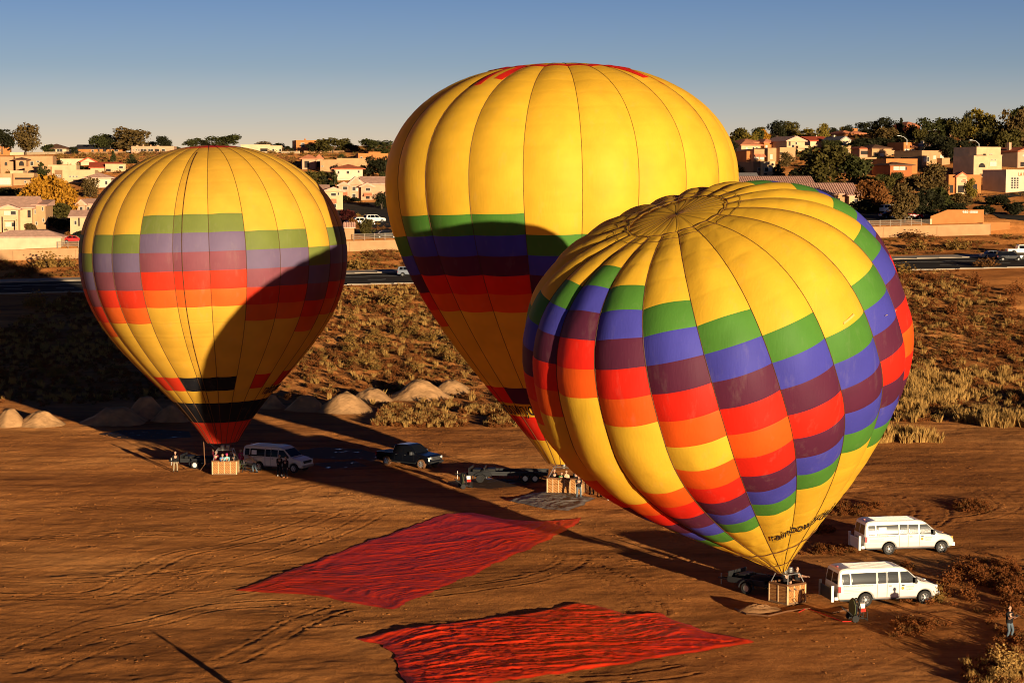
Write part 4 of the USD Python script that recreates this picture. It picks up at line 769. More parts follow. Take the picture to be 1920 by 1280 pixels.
person('person in tan jacket bending over the folding steps beside the white van', spot(478, 886), -70, 1.70, lean=.75, arms=((1.3, .1, .1), (1.2, .1, .1)), legs=((.15, .05), (-.2, .05)), top='tan', trousers='jeans')
person('person in dark clothes, left of the pair standing by the shaded white van', spot(524, 891), 20, 1.74, top='black', trousers='black', arms=((.3, .1, 1.2), (.3, .1, 1.2)), shoes='white')
person('person in dark clothes, right of the pair standing by the shaded white van', spot(536, 894), -25, 1.74, top='black', trousers='charcoal', hair='dark', longhair=True, shoes='rust')
person('person in pink top standing behind the right end of the left basket', spot(452, 880), 40, 1.66, top='pink', trousers='olive', hair='fair', longhair=True, arms=REST)
def rider(label, bal_base, tr, x, y, rz, **k): person(label, np.array(bal_base) + tr(np.array([x, y, .0])) + [0, 0, .14], rz, **k)
rider('passenger in light blue jacket leaning on the rim of the left basket', BL, trL, -.25, -.40, 25, h=1.62, top='blue', trousers='jeans', hair='fair', lean=.35, arms=REST)
rider('passenger in pale teal jacket with pink hat at the middle of the left basket', BL, trL, .22, -.42, -5, h=1.64, top='teal', trousers='jeans', hair='dark', hat='pink', lean=.25, arms=REST)
rider('passenger in black jacket at the right end of the left basket', BL, trL, .80, -.35, -20, h=1.68, top='black', trousers='black', hair='fair', arms=REST, longhair=True)
rider('pilot in dark jacket under the burner at the left end of the left basket', BL, trL, -.82, .15, 10, h=1.74, top='maroon', trousers='black', hair='dark', arms=((2.3, .2, .5), (.3, .1, .4)))
rider('passenger in dark jacket at the back of the left basket', BL, trL, .45, .35, 0, h=1.66, top='charcoal', trousers='black', hair='brown')
rider('passenger in tan jacket standing in the middle basket', BM, trM, .05, -.3, 5, h=1.66, top='tan', trousers='jeans', hair='fair', longhair=True)
rider('passenger in green jacket leaning forward in the middle basket', BM, trM, -.35, -.35, 10, h=1.58, top='green', trousers='black', hair='brown', lean=.3, arms=REST)
rider('passenger in black at the left end of the middle basket', BM, trM, -.95, -.1, 15, h=1.70, top='black', trousers='black', hair='brown')
rider('passenger in charcoal jacket at the right end of the middle basket', BM, trM, .75, .2, -10, h=1.72, top='charcoal', trousers='black', hair='dark')
person('person in black top and grey blue jeans standing before the middle basket', spot(1085, 934), 10, 1.76, top='black', trousers='jeans', arms=((.5, .1, 1.5), (.5, .1, 1.5)), turn=-.4, bare_arms=True)
person('person in black holding a pale bag right of the middle basket', spot(1110, 927), -30, 1.68, top='black', trousers='black', arms=((.4, .1, .8), (.4, .1, .8)), lean=.2)
person('person in rust trousers standing under the edge of the leaning balloon', spot(1123, 931), 30, 1.68, top='charcoal', trousers='rust')
person('person in pale grey trousers half hidden by the leaning balloon', spot(1144, 937), 5, 1.74, top='grey', trousers='grey', shoes='white')
person('person in dark jeans with pale shoes, almost hidden behind the leaning balloon', spot(1158, 935), 10, 1.70, top='black', trousers='jeans', shoes='white')
person('person in black shirt and jeans standing behind the leaning balloon basket', spot(1494, 1119), 55, 1.82, top='black', trousers='jeans', bare_arms=True, arms=((1.2, .1, .5), (1.1, .1, .5)), hair='brown')
rider('person in grey shirt crouching inside the basket of the leaning balloon', BF, trF, -.35, -.25, 30, h=1.6, crouch=.25, top='grey', trousers='charcoal', hair='dark', lean=.6, arms=REST)
rider('pilot in black under the burner of the leaning balloon', BF, trF, .25, .35, 20, h=1.72, top='black', trousers='black', hair='brown', arms=((2.2, .2, .6), (.8, .1, .8)))
person('person in black shirt and jeans standing alone at the right edge, hands together', spot(1892, 1198), 35, 1.76, top='black', trousers='jeans', bare_arms=True, arms=((.6, .05, 1.5), (.6, .05, 1.5)), holds='camera', hair='dark')

# ------------------------------------------------------------ walls and railings
WALL = dict(cream=(.56, .375, .205), tan=(.45, .25, .12), orange=(.46, .17, .052), brick=(.38, .115, .038), white=(.62, .48, .32), adobe=(.47, .25, .12), pinkish=(.50, .29, .175), brown=(.26, .14, .07), pale=(.58, .43, .26))
WM = {k: plain('stucco_' + k, c, .9, spec=.1, vary=.10, scale=.7, bump=.15, bscale=9.) for k, c in WALL.items()}
ROOF = dict(pink=(.62, .35, .25), salmon=(.56, .20, .10), red=(.42, .075, .035), brown=(.15, .075, .045), dark=(.05, .042, .045), grey=(.24, .21, .20), tile=(.46, .13, .06))
RM = {k: plain('roof_' + k, c, .85, spec=.1, vary=.18, scale=1.3, bump=.3, bscale=6.) for k, c in ROOF.items()}
frame_m = plain('window_frame', (.60, .52, .42), .7); blind_m = plain('window_blind', (.60, .52, .40), .6); hole_m = plain('dark_opening', (.03, .022, .018), .9)
def wall_run(name, label, cat, px, m_, h, thick=.3, n=None, label_group=None, posts=False):
    """A wall along a row of pixels on the terrain: one section per step."""
    P = [at(*q) for q in px]; t = thing(name, label, cat, P[0], group=label_group)
    for a, b in zip(P[:-1], P[1:]):
        L = np.linalg.norm((b-a)[:2]); k = max(1, int(round(L / 9.)))
        for i_ in range(k):
            p, q = a + (b-a)*i_/k - P[0], a + (b-a)*(i_+1)/k - P[0]; mb = MB(); rz = math.atan2(q[1]-p[1], q[0]-p[0]); d = np.array([-math.sin(rz), math.cos(rz), 0]) * thick / 2
            z0, z1 = min(p[2], q[2]) - .8, (p[2]+q[2])/2 + h
            V = [p-d, q-d, q+d, p+d]; V = [(*v[:2], z0) for v in V] + [(*v[:2], z1 if True else 0) for v in V]
            mb.add(V, [(0, 3, 2, 1), (4, 5, 6, 7), (0, 1, 5, 4), (1, 2, 6, 5), (2, 3, 7, 6), (3, 0, 4, 7)]); part(t, 'wall_section', mb, m_)
            if posts: part(t, 'coping', MB().cyl(np.array([*p[:2], z1]), np.array([*q[:2], z1]), thick*.62, 6), m_)
    return t
def retaining(label, x0, x1, h):
    xs = np.linspace(x0, x1, max(2, int(abs(x1-x0)/10)+1)); t = thing('retaining_wall', label, 'wall')
    for a, b in zip(xs[:-1], xs[1:]):
        za, zb = float(terrain(a, 379.5)), float(terrain(b, 379.5)); V = []
        for x, z in ((a, za), (b, zb)): V += [(x, 379.7, z-.8), (x, 381.35, z-.8), (x, 381.35, z+h), (x, 379.7, z+h)]
        part(t, 'wall_section', MB().add(V, [(0, 1, 2, 3), (7, 6, 5, 4), (0, 4, 5, 1), (3, 2, 6, 7), (0, 3, 7, 4), (1, 5, 6, 2)]), WM['orange'] if False else WM['tan'])
        part(t, 'joint', MB().box((b, 379.69, zb + h/2 - .2), (.06, .04, h)), WM['brown'])
retaining('long tan retaining wall below the houses at the left', -120, -72, 2.05)
retaining('tan retaining wall below the railing between the left and middle balloons', -72, 30, 2.05)
retaining('tan retaining wall under the orange wall at the right', 30, 92, 2.15)
rail_m = plain('railing', (.34, .27, .20), .6)
def railing(label, x0, x1, y=380.9):
    t = thing('railing', label, 'railing'); xs = np.arange(x0, x1 + .1, 2.0)
    for x in xs: part(t, 'post', MB().box((x, y, terrain(x, 381.4) + .55), (.09, .09, 1.3)), rail_m)
    for dz in (.25, .65, 1.12): part(t, 'rail', MB().tube([(x, y, terrain(x, 381.4) + dz) for x in xs], .035, 5), rail_m)
    bars = MB()
    for x in np.arange(x0, x1, .2): bars.box((x, y, terrain(x, 381.4) + .68), (.03, .03, .9))
    tag(part(t, 'bars', bars, rail_m), kind='stuff')
xw = lambda px: (px - 960) / F * 381
railing('pale railing on the wall beside the red car at the left', xw(109), xw(175)); railing('pale railing on the wall in front of the parked cars between the balloons', xw(664), xw(760)); railing('pale railing on the wall in front of the right car park', xw(1610), xw(1744))
ow = thing('sign_wall', 'tall orange wall with white telephone digits at its top edge', 'wall', (xw(1746), 382.2, terrain(xw(1746), 382.2)))
Lw = xw(1846) - xw(1746); zb_ = float(terrain(xw(1846), 382.2) - terrain(xw(1746), 382.2))
part(ow, 'wall_face', MB().add([(0, 0, -.6), (Lw, 0, -.6), (Lw, 0, zb_ + 2.5), (3.2, 0, 2.75), (0, 0, 1.5), (0, .5, -.6), (Lw, .5, -.6), (Lw, .5, zb_ + 2.5), (3.2, .5, 2.75), (0, .5, 1.5)],
    [(0, 1, 2), (0, 2, 3), (0, 3, 4), (5, 7, 6), (5, 8, 7), (5, 9, 8), (4, 3, 8), (4, 8, 9), (3, 2, 7), (3, 7, 8), (1, 6, 7), (1, 7, 2), (0, 4, 9), (0, 9, 5)]), WM['orange'])
lm = meshkit.text_mesh('980-8888', .42, .04, True); part(ow, 'lettering', MB().add(np.c_[lm.vertices[:, 0]*1.0 + 6.1, -.01 - lm.vertices[:, 2], lm.vertices[:, 1] + 2.1], lm.faces), letter_w)
part(ow, 'end_post', MB().bb(-.15, .25, -.12, .6, -.6, 1.0), WM['pale'])
lw_ = wall_run('low_wall', 'low sloping orange wall right of the tall orange wall', 'wall', [(1842, 430), (1893, 423)], WM['orange'], 1.0)
wall_run('garden_wall', 'cream garden wall along the hilltop in front of the brown hip roof', 'wall', [(0, 290), (50, 290), (147, 288.5)], WM['pale'], .8)
wall_run('garden_wall', 'orange garden wall along the hilltop before the long brown roofed house', 'wall', [(148, 289), (235, 288)], WM['tan'], .7)
wall_run('garden_wall', 'cream garden wall right of the cream flat house on the hilltop', 'wall', [(528, 287.5), (562, 288)], WM['pale'], .7)
wall_run('garden_wall', 'orange garden wall below the orange box house and its trees', 'wall', [(570, 287.5), (610, 287), (645, 287)], WM['tan'], .7)

# ------------------------------------------------------------ houses on the hillside
def house(label, ref, blocks, yaw=14, cat='house', name='house', extra=None):
    """ref: pixel of the ground in front; blocks: dicts in photograph pixels: x0 x1 (front face), t (top), b (base), d (depth m), o (set back m), m (wall), roof (kind, material, ridge height in px above t, overhang), w (windows)."""
    P = at(*ref); s = scale_at(P); t = thing(name, label, cat, P, yaw); cy = math.cos(math.radians(yaw)); X = lambda x, o=0: (x - ref[0]) / s / cy + o * math.tan(math.radians(yaw)) * 1.0; Z = lambda y: (ref[1] - y) / s
    first = True
    for bi, k in enumerate(blocks):
        o = k.get('o', 0) + bi * .003; x0, x1, z0, z1 = X(k['x0'], o), X(k['x1'], o), Z(k['b']), Z(k['t']); d = k.get('d', 8.); wm = WM[k.get('m', 'cream')]
        w_ = part(t, 'wall', MB().bb(x0, x1, o, o + d, z0 - 2.2, z1), wm)
        rf = k.get('roof')
        if not rf:
            par = MB(); h_ = .22; e = .04
            par.bb(x0-e, x1+e, o-e, o+.25, z1-.02, z1+h_).bb(x0-e, x1+e, o+d-.25, o+d+e, z1-.02, z1+h_).bb(x0-e, x0+.25, o+.25, o+d-.25, z1-.02, z1+h_).bb(x1-.25, x1+e, o+.25, o+d-.25, z1-.02, z1+h_)
            part(t, 'parapet', par, wm)
        else:
            kind, rm, rh, ov = rf[:4]; rh = rh / s; a0, a1, b0, b1 = x0-ov, x1+ov, o-ov, o+d+ov; W, D = a1-a0, b1-b0; mb = MB(); th = .22; ze = z1 - .02
            if kind == 'hip':
                r_ = min(W, D) / 2; 
                if W >= D: q = [(a0+r_, (b0+b1)/2), (a1-r_, (b0+b1)/2)]
                else: q = [((a0+a1)/2, b0+r_), ((a0+a1)/2, b1-r_)]
            elif kind == 'gx': q = [(a0, (b0+b1)/2), (a1, (b0+b1)/2)]
            elif kind == 'gy': q = [((a0+a1)/2, b0), ((a0+a1)/2, b1)]
            else: q = [(a0, b1), (a1, b1)]                 # shed, rising to the back
            C_ = [(a0, b0), (a1, b0), (a1, b1), (a0, b1)]; V = [(*c, ze) for c in C_] + [(*c, ze+th) for c in C_] + [(*c, ze+th+rh) for c in q]
            base = [(0, 3, 2, 1), (0, 1, 5, 4), (1, 2, 6, 5), (2, 3, 7, 6), (3, 0, 4, 7)]
            long_x = (kind == 'hip' and W >= D) or kind in ('gx', 'shed')
            rfm = MB()
            if long_x: rfm.add(V, base + [(4, 5, 9, 8), (6, 7, 8, 9), (5, 6, 9, 9), (7, 4, 8, 8)])
            else: rfm.add(V, base + [(5, 6, 9, 8), (7, 4, 8, 9), (4, 5, 8, 8), (6, 7, 9, 9)])
            rp = part(t, 'roof', rfm, RM[rm])
            if kind == 'gx': part(rp, 'gable', MB().add([(x0, o, z1), (x0, o+d, z1), (x0, o+d/2, z1+rh*.93), (x1, o, z1), (x1, o+d, z1), (x1, o+d/2, z1+rh*.93)], [(0, 2, 1), (3, 4, 5)]), wm)
            if kind == 'gy':      # stucco gable just under the roof edge
                c_ = (x0+x1)/2; part(rp, 'gable', MB().add([(x0, b0-.02, z1), (x1, b0-.02, z1), (c_, b0-.02, z1+rh*.86), (x0, b0+.1, z1), (x1, b0+.1, z1), (c_, b0+.1, z1+rh*.86)], [(0, 1, 2), (3, 5, 4), (0, 2, 5), (0, 5, 3), (2, 1, 4), (2, 4, 5)]), wm)
            if len(rf) > 4:       # rows of barrel tiles down the front slope
                n_ = int(W / rf[4]); rows = MB()
                for i_ in range(n_):
                    x = a0 + (i_ + .5) * W / n_; mx_ = 0
                    if kind == 'hip': lim = min(1, min(x-a0, a1-x) / max(r_, .1))
                    else: lim = 1
                    run = (q[0][1] - b0); rows.tube([(x, b0-.03, ze+th+.03), (x, b0 + run*lim, ze+th+.03+rh*lim)], .11, 4, False)
                tag(part(rp, 'tile_rows', rows, RM[rm]), kind='stuff')
        for wd in k.get('w', ()):
            wx0, wx1, wz1, wz0 = X(wd[0], o), X(wd[1], o), Z(wd[2]), Z(wd[3]); kind = wd[4] if len(wd) > 4 else 'g'; y = o - .03
            if kind in ('arch', 'aopen'):
                c_, hw_ = (wx0+wx1)/2, (wx1-wx0)/2; an = np.linspace(0, PI, 9); zt_ = wz1 - hw_; ring_ = [(wx0, wz0)] + [(wx1, wz0)] + [(c_ + hw_*math.cos(a), zt_ + hw_*math.sin(a)) for a in an]
                pv, pf = trimesh.creation.triangulate_polygon(Polygon(ring_), engine='earcut'); part(t, 'window' if kind == 'arch' else 'arch_opening', MB().add(np.c_[pv[:, 0], np.full(len(pv), y), pv[:, 1]], pf), hglass if kind == 'arch' else hole_m)
            elif kind == 'o': part(t, 'porch_opening', MB().bb(wx0, wx1, y, o + .02, wz0, wz1), hole_m)
            elif kind == 'b':   # balcony
                bl = part(t, 'balcony', MB().bb(wx0, wx1, o-1.3, o-.01, wz0, wz0+.2), wm); part(bl, 'balcony_rail', MB().bb(wx0, wx1, o-1.3, o-1.18, wz0+.2, wz1), wm)
                for x in (wx0+.1, wx1-.1): part(bl, 'balcony_post', MB().bb(x-.1, x+.1, o-1.28, o-1.08, wz0-2.6, wz0), wm)
            elif kind == 'a':   # awning of tiles or cloth
                part(t, 'awning', MB().add([(wx0, o-1.0, wz0), (wx1, o-1.0, wz0), (wx1, o-.01, wz1), (wx0, o-.01, wz1), (wx0, o-1.0, wz0-.12), (wx1, o-1.0, wz0-.12), (wx1, o-.01, wz1-.12), (wx0, o-.01, wz1-.12)], [(0, 1, 2, 3), (4, 7, 6, 5), (0, 4, 5, 1), (1, 5, 6, 2), (3, 2, 6, 7), (0, 3, 7, 4)]), RM['salmon'])
            else:
                e = .07; fr = MB().bb(wx0-e, wx1+e, o-.06, o-.005, wz0-e, wz0).bb(wx0-e, wx1+e, o-.06, o-.005, wz1, wz1+e).bb(wx0-e, wx0, o-.06, o-.005, wz0, wz1).bb(wx1, wx1+e, o-.06, o-.005, wz0, wz1)
                if wx1 - wx0 > 1.3: fr.bb((wx0+wx1)/2-.04, (wx0+wx1)/2+.04, o-.055, o-.006, wz0, wz1)
                f_ = part(t, 'window', fr, frame_m); part(f_, 'pane', MB().bb(wx0, wx1, y, o-.004, wz0, wz1), blind_m if kind == 'l' else hglass)
        for cx, cw, ct in k.get('ch', ()):
            ch = part(t, 'chimney', MB().bb(X(cx, o), X(cx, o) + cw / s, o + d*.35, o + d*.35 + .9, z1 - .3, Z(ct)), wm)
    if extra: extra(t, X, Z, s)
    return t
B = lambda x0, x1, t, b, m='cream', roof=None, w=(), d=8., o=0, ch=(): dict(x0=x0, x1=x1, t=t, b=b, m=m, roof=roof, w=w, d=d, o=o, ch=ch)
LY, RY = 10, 24
house('small orange flat house at the left edge of the hilltop', (9, 286), [B(-6, 18, 274, 286, 'orange', w=[(0, 1.6, 280, 284)])], LY)
house('house with brown hip roof behind the cream hilltop wall', (100, 285.5), [B(81, 124, 279, 286, 'pale', ('hip', 'brown', 8.5, .9), [(86, 91, 280, 285), (95, 104, 280, 285, 'o'), (107, 117, 280, 285)], 10), B(74, 92, 277.5, 285, 'pale', ('hip', 'brown', 6, .6), (), 8, 6, [(75, 4.5, 270.5)])], 4)
house('long low house with dark brown roof, left of the cream flat roofed one', (188, 286.5), [B(146, 230, 279.5, 287, 'orange', ('gx', 'dark', 7.5, .8), [(172, 176, 281, 285), (193, 199, 280, 286, 'o'), (214, 221, 280.5, 284)], 9, 0, [(203, 3.5, 268)])], 3)
house('long cream flat roofed house with several small roof chimneys', (285, 287), [B(247, 326, 275.5, 288, 'pinkish', None, [(249.5, 251, 280, 283), (255, 257, 280, 283), (260, 262, 279.5, 284), (264, 275, 279.5, 284), (278, 287, 279.5, 284), (290, 298, 279.5, 284, 'o'), (303, 309, 280, 283.5)], 9, 0, [(254, 3.5, 272), (266, 2, 271), (280, 2, 271.5), (292, 4, 272)])], 4)
house('cream flat house with dark windows behind the left balloon crown, right', (492, 287), [B(452, 506, 272.5, 288, 'pale', None, [(488, 502, 278.5, 284, 'o')]), B(506, 528, 274.5, 288, 'pale', None, [(510.5, 514, 279.5, 284), (523.5, 527, 279.5, 284)])], 4)
house('orange box shaped house among the hilltop trees', (585, 284), [B(556, 607, 264.5, 285, 'orange', None, [(565, 571, 268.5, 276)], 9, 0, [(574, 3, 260)])], 14)
house('house with salmon hip roof and dark carport openings, right of the left balloon', (588, 317), [B(567, 592, 298.5, 317, 'pinkish', ('hip', 'salmon', 8, .8), [(571, 580, 302, 315, 'o')], 7), B(590, 602, 298, 316, 'pinkish', ('hip', 'salmon', 8, .4), [(591, 599, 302, 315, 'o')], 7, 4)], 8)
house('long low tan flat house above the red roofed white one', (645, 321), [B(601, 664, 301, 321, 'tan', None, [(603, 606, 311, 313)], 9), B(630, 688, 298, 321, 'tan', None, (), 9, 3)], 6)
house('white house with bright red hip roof and small windows', (652, 336), [B(627, 680, 317.5, 336, 'white', ('hip', 'tile', 8.5, .8), [(633.5, 636.5, 321, 326), (650, 654.5, 321, 326), (671, 674, 320, 324)], 9), B(632, 668, 335, 346, 'white', None, (), 3, -3)], 6)
house('orange flat house among trees at the left edge of the middle balloon', (698, 303), [B(672, 727, 289, 304, 'orange', None, [(676, 680, 295, 299)]), B(690, 712, 286, 303, 'orange', None, (), 7, 3)], 10)
house('pink gabled apartment house with red balconies between the balloons', (684, 374), [B(637, 656, 349, 375, 'pinkish', ('gy', 'pink', 7, .5), [(645, 653, 350, 356), (642, 653, 360, 366, 'a'), (645, 652, 366, 372, 'o')], 8, -2), B(655, 680, 346.5, 375, 'pinkish', ('gy', 'pink', 14, .6), [(661, 667, 350.5, 357.5), (669, 671, 351, 358, 'l'), (661, 667, 364, 371)], 12), B(678, 701, 351, 375, 'pinkish', ('gy', 'pink', 7, .5), [(687, 695, 352.5, 358), (683, 698, 361.5, 367, 'a'), (687, 694, 367, 373, 'o')], 8, -1.5), B(680, 735, 346, 375, 'pinkish', ('gx', 'pink', 14, .6), (), 11, 1)], 6, 'apartment house')
house('cream gabled apartment house touching the right side of the left balloon', (625, 394), [B(608, 643, 360, 395, 'cream', ('gy', 'pink', 8, .6), [(621, 630, 362.5, 367.5), (633.5, 636, 361, 366), (621, 631, 373, 381, 'a'), (622, 630, 383, 389)], 12), B(575, 612, 360, 395, 'cream', ('gx', 'pink', 12, .6), (), 10, 3)], 6, 'apartment house')
house('small tan shed with ribbed pink roof at the end of the railing', (654, 449), [B(646, 664, 428, 452, 'tan', ('gx', 'pink', 9, .25, .45), (), 3.2)], 4, 'shed', 'shed')
# left hillside
house('adobe house with arched porch tower below the hilltop wall', (48, 324), [B(2, 26, 295.5, 325, 'adobe', None, [(10, 15, 304, 311, 'arch')]), B(26, 95, 294, 324, 'adobe', None, [(54, 59, 303, 310), (66, 70, 301.5, 304)], 9, 2), B(35, 54, 300.5, 325, 'adobe', ('hip', 'brown', 4, .8), [(41, 50, 302.5, 311.5, 'aopen')], 5, -3)], 6)
house('two tier adobe house with arched opening behind the juniper', (96, 330), [B(48, 95, 314, 331, 'adobe', None, [(53, 66, 319, 327, 'aopen')], 8), B(86, 138, 310.5, 330, 'cream', None, (), 9, 3)], 6)
house('low adobe house with garage and deep porch at the left edge', (30, 349), [B(-8, 23, 327, 350, 'adobe', None, [(-4, 20, 334, 346, 'l')], 8), B(22, 60, 326, 348, 'adobe', None, [(25, 57, 333, 337, 'o'), (42, 45, 339, 343)], 8, 2), B(6, 30, 321, 340, 'cream', None, (), 8, 8)], 6)
house('long cream flat house with three slit windows above the orange tree', (146, 343), [B(104, 117, 320.5, 344, 'brown', None, [(106, 108, 328, 332), (109.5, 111, 328, 332), (113, 115, 328, 332)], 7), B(116, 176, 320, 344, 'cream', None, [(129, 132, 330, 332), (135, 138, 330, 332), (141, 144.5, 330, 332), (136, 156, 337, 340, 'o')], 9, 1)], 6)  # brown end block: its shade is put into the wall colour
house('cream house with red gable roof below the long brown roof', (160, 310), [B(113, 158, 299, 310, 'pale', None, (), 7, 2), B(152, 178, 304, 311, 'pale', ('gy', 'red', 8, .6), (), 8)], 14)
house('cream house with long dusky red roof and small block beside it', (205, 322), [B(171, 226, 315, 322, 'cream', ('gx', 'red', 10, .5), (), 9), B(199, 236, 309, 323, 'cream', None, [(224, 231, 312, 316), (200, 209, 317, 322, 'o')], 7, -1)], 10)
house('cream house with pink hip roof at the left balloon edge', (187, 352), [B(162, 208, 334.5, 353, 'white', ('hip', 'pink', 9.5, .9), [(197, 201, 340, 346)], 10)], 8)
house('large cream apartment house with balconies at the left edge', (40, 432), [B(-14, 60, 391, 433, 'cream', ('gx', 'pink', 21, .8), [(-12, -3, 397, 405), (52, 58, 394, 408, 'o')], 12), B(6, 40, 393, 433, 'cream', ('gy', 'pink', 8, .7), [(27, 36, 396, 402.5), (15, 25, 396, 402.5, 'l'), (14, 38, 405, 413, 'b'), (28, 37, 417, 424), (17, 26, 417, 424, 'l')], 6, -2.5), B(60, 83, 386, 425, 'tan', ('shed', 'pink', 9, .4), [(63, 65, 394, 401), (77, 79, 389, 395), (65, 67, 416, 422), (78, 80, 410, 416)], 10, 1)], 4, 'apartment house')
house('long pale garage with pink tiled roof above the left retaining wall', (60, 466), [B(-15, 114, 446, 467, 'pale', ('hip', 'pink', 12, .35), (), 6)], 2, 'garage', 'garage')
house('small yellow house with pink roof touching the left balloon', (148, 439), [B(132, 175, 408, 440, 'cream', ('gx', 'pink', 12, .4), [(140, 144, 414, 421), (147, 150, 408, 424, 'o')], 8)], 4)
house('pale pink gable roofs above the dark tree shade, left of the balloon', (160, 396), [B(145, 160, 385, 397, 'pinkish', ('gy', 'pink', 10, .5), [(150, 155, 388, 394)], 9), B(157, 185, 384, 397, 'pinkish', ('gx', 'pink', 10, .5), [(160, 164, 388, 394)], 9, 2)], 4)
# right hillside
house('cream house with salmon hip roof, leftmost right of the middle balloon', (1408, 287), [B(1389, 1427, 273, 288, 'cream', ('hip', 'salmon', 9, .7), [(1398, 1401, 277, 281, 'l'), (1411, 1414, 276, 281), (1418, 1421, 276, 280)], 9), B(1396, 1436, 267, 286, 'cream', ('hip', 'salmon', 7, .5), (), 8, 6)], RY)
house('small orange walled house with short salmon hip roof', (1445, 282), [B(1432, 1453, 268, 283, 'orange', ('hip', 'salmon', 6.5, .5), [(1435, 1438, 273, 277, 'l')], 7)], RY)
house('big cream gabled house with arched window and balcony on posts', (1493, 284), [B(1474, 1510, 265.5, 286, 'cream', ('gy', 'pink', 9, .6), [(1477.5, 1481.5, 264.5, 274, 'arch'), (1484, 1489, 272, 277), (1491, 1494, 267, 271.5), (1492, 1513, 273, 278, 'b')], 11, 0, [(1504, 2.5, 254)])], RY)
house('house with salmon roof and dark rear wing under the hilltop trees', (1485, 262), [B(1458, 1486, 256.5, 263, 'orange', ('hip', 'salmon', 7, .6), (), 8), B(1484, 1520, 258, 264, 'brown', ('hip', 'dark', 7, .6), (), 9, 2)], RY)
house('stepped orange tan house with red awning and tall window', (1432, 304), [B(1440, 1458, 279, 305, 'tan', None, [(1445, 1449, 290, 298, 'l')], 8), B(1412, 1432, 281.5, 303, 'tan', None, [(1411, 1432, 289, 293.5, 'a'), (1413, 1421, 294, 299, 'l'), (1424, 1431, 294, 299, 'l')], 7, -1), B(1399, 1408, 285, 303, 'orange', None, (), 6, 1)], RY)
house('cream flat house with two big windows above the ribbed pink roof', (1440, 333), [B(1429, 1454, 304.5, 334, 'cream', None, [(1433, 1440, 314.5, 322), (1441.5, 1447, 314.5, 321, 'l'), (1432, 1438, 325, 328, 'o')], 8), B(1412, 1430, 305, 334, 'brown', None, [(1421, 1428, 315, 321)], 8, 1)], RY)  # brown left block: a shaded side wall, darkened by its colour
house('tan flat house behind the round olive tree', (1478, 302), [B(1461, 1492, 278, 303, 'tan', None, [(1461, 1467, 286, 289, 'o')], 8)], RY)
house('house with bright red roof and white eaves behind the big cottonwood', (1535, 276), [B(1518, 1546, 265, 277, 'pale', ('gx', 'red', 8.5, .7), (), 9), B(1544, 1556, 262, 274, 'pale', ('gx', 'red', 6, .5), (), 7, 2, [(1541, 2, 253)])], RY)
house('white gabled house with small balcony right of the cottonwood top', (1588, 280), [B(1575, 1592, 263.5, 281, 'white', ('gy', 'grey', 7, .5), [(1590, 1600, 268, 274, 'b')], 9, 0), B(1590, 1600, 263, 281, 'white', None, [(1594, 1597, 262, 266)], 6, 3, [(1573, 3, 253)])], RY)
house('plain tan tower house below the white gabled one', (1586, 297), [B(1577, 1596, 275, 298, 'tan', None, [(1588, 1591, 282, 287)], 8)], RY)
house('house with two salmon hip roofs and an orange block on top', (1602, 256), [B(1578, 1598, 251, 257, 'orange', ('hip', 'salmon', 5.5, .5), (), 7), B(1594, 1622, 251, 258, 'orange', ('hip', 'salmon', 5, .5), (), 8, -1, [(1606, 12, 240.5)])], RY)
house('wide tan house with flat brown roof and shaded porch, right hillside', (1655, 294), [B(1633, 1673, 279, 295, 'tan', ('hip', 'brown', 7, .3), [(1650, 1657, 288, 293, 'l'), (1636, 1646, 286, 294, 'o')], 9), B(1670, 1681, 283, 294, 'tan', None, [(1672, 1678, 289, 294, 'o')], 7, 1), B(1611, 1630, 280, 296, 'pinkish', ('hip', 'tile', 4, .5), [(1613, 1628, 283, 290, 'o')], 7, 2)], RY)
house('tan house with brown tiled eave and dark square windows, right hillside', (1632, 327), [B(1607, 1650, 306, 328, 'cream', ('shed', 'brown', 5, .5), [(1621, 1625, 313, 317), (1633, 1642, 309.5, 317), (1646, 1649, 310, 317)], 8), B(1607, 1652, 296, 327, 'tan', None, (), 8, 5)], RY)
house('brick orange house with brown hip roof and pale windows', (1690, 331), [B(1667, 1712, 310.5, 332, 'brick', ('hip', 'brown', 5.5, .7), [(1674, 1684, 313, 319, 'l'), (1686, 1697, 313, 319, 'l'), (1698, 1701, 313, 319, 'o')], 8), B(1665, 1730, 299, 331, 'orange', None, [(1712, 1718, 312, 320, 'l')], 9, 4)], RY)
house('orange upper house with pale windows under the dark hillside trees', (1708, 288), [B(1693, 1723, 268.5, 289, 'orange', None, [(1695, 1704, 280, 285, 'l'), (1708, 1711, 280, 285, 'l'), (1712.5, 1716, 280, 284, 'l'), (1706, 1722, 272, 276, 'a')], 8)], RY)
house('small cream cottage with pink hip roof beside the orange upper house', (1740, 286), [B(1728, 1751, 276.5, 287, 'white', ('hip', 'pink', 7, .5), [(1733, 1736, 279, 283)], 7, 0, [(1739, 4, 264)])], RY)
house('tan flat house with three pale windows above the bushy trees, right', (1752, 309), [B(1725, 1776, 284, 310, 'tan', None, [(1729, 1735, 295, 303, 'l'), (1736, 1740, 295, 303), (1749.5, 1754.5, 292.5, 298, 'l'), (1764, 1774, 291, 298.5, 'l')], 11), B(1764, 1781, 298, 310, 'tan', None, (), 6, -2)], RY + 6)
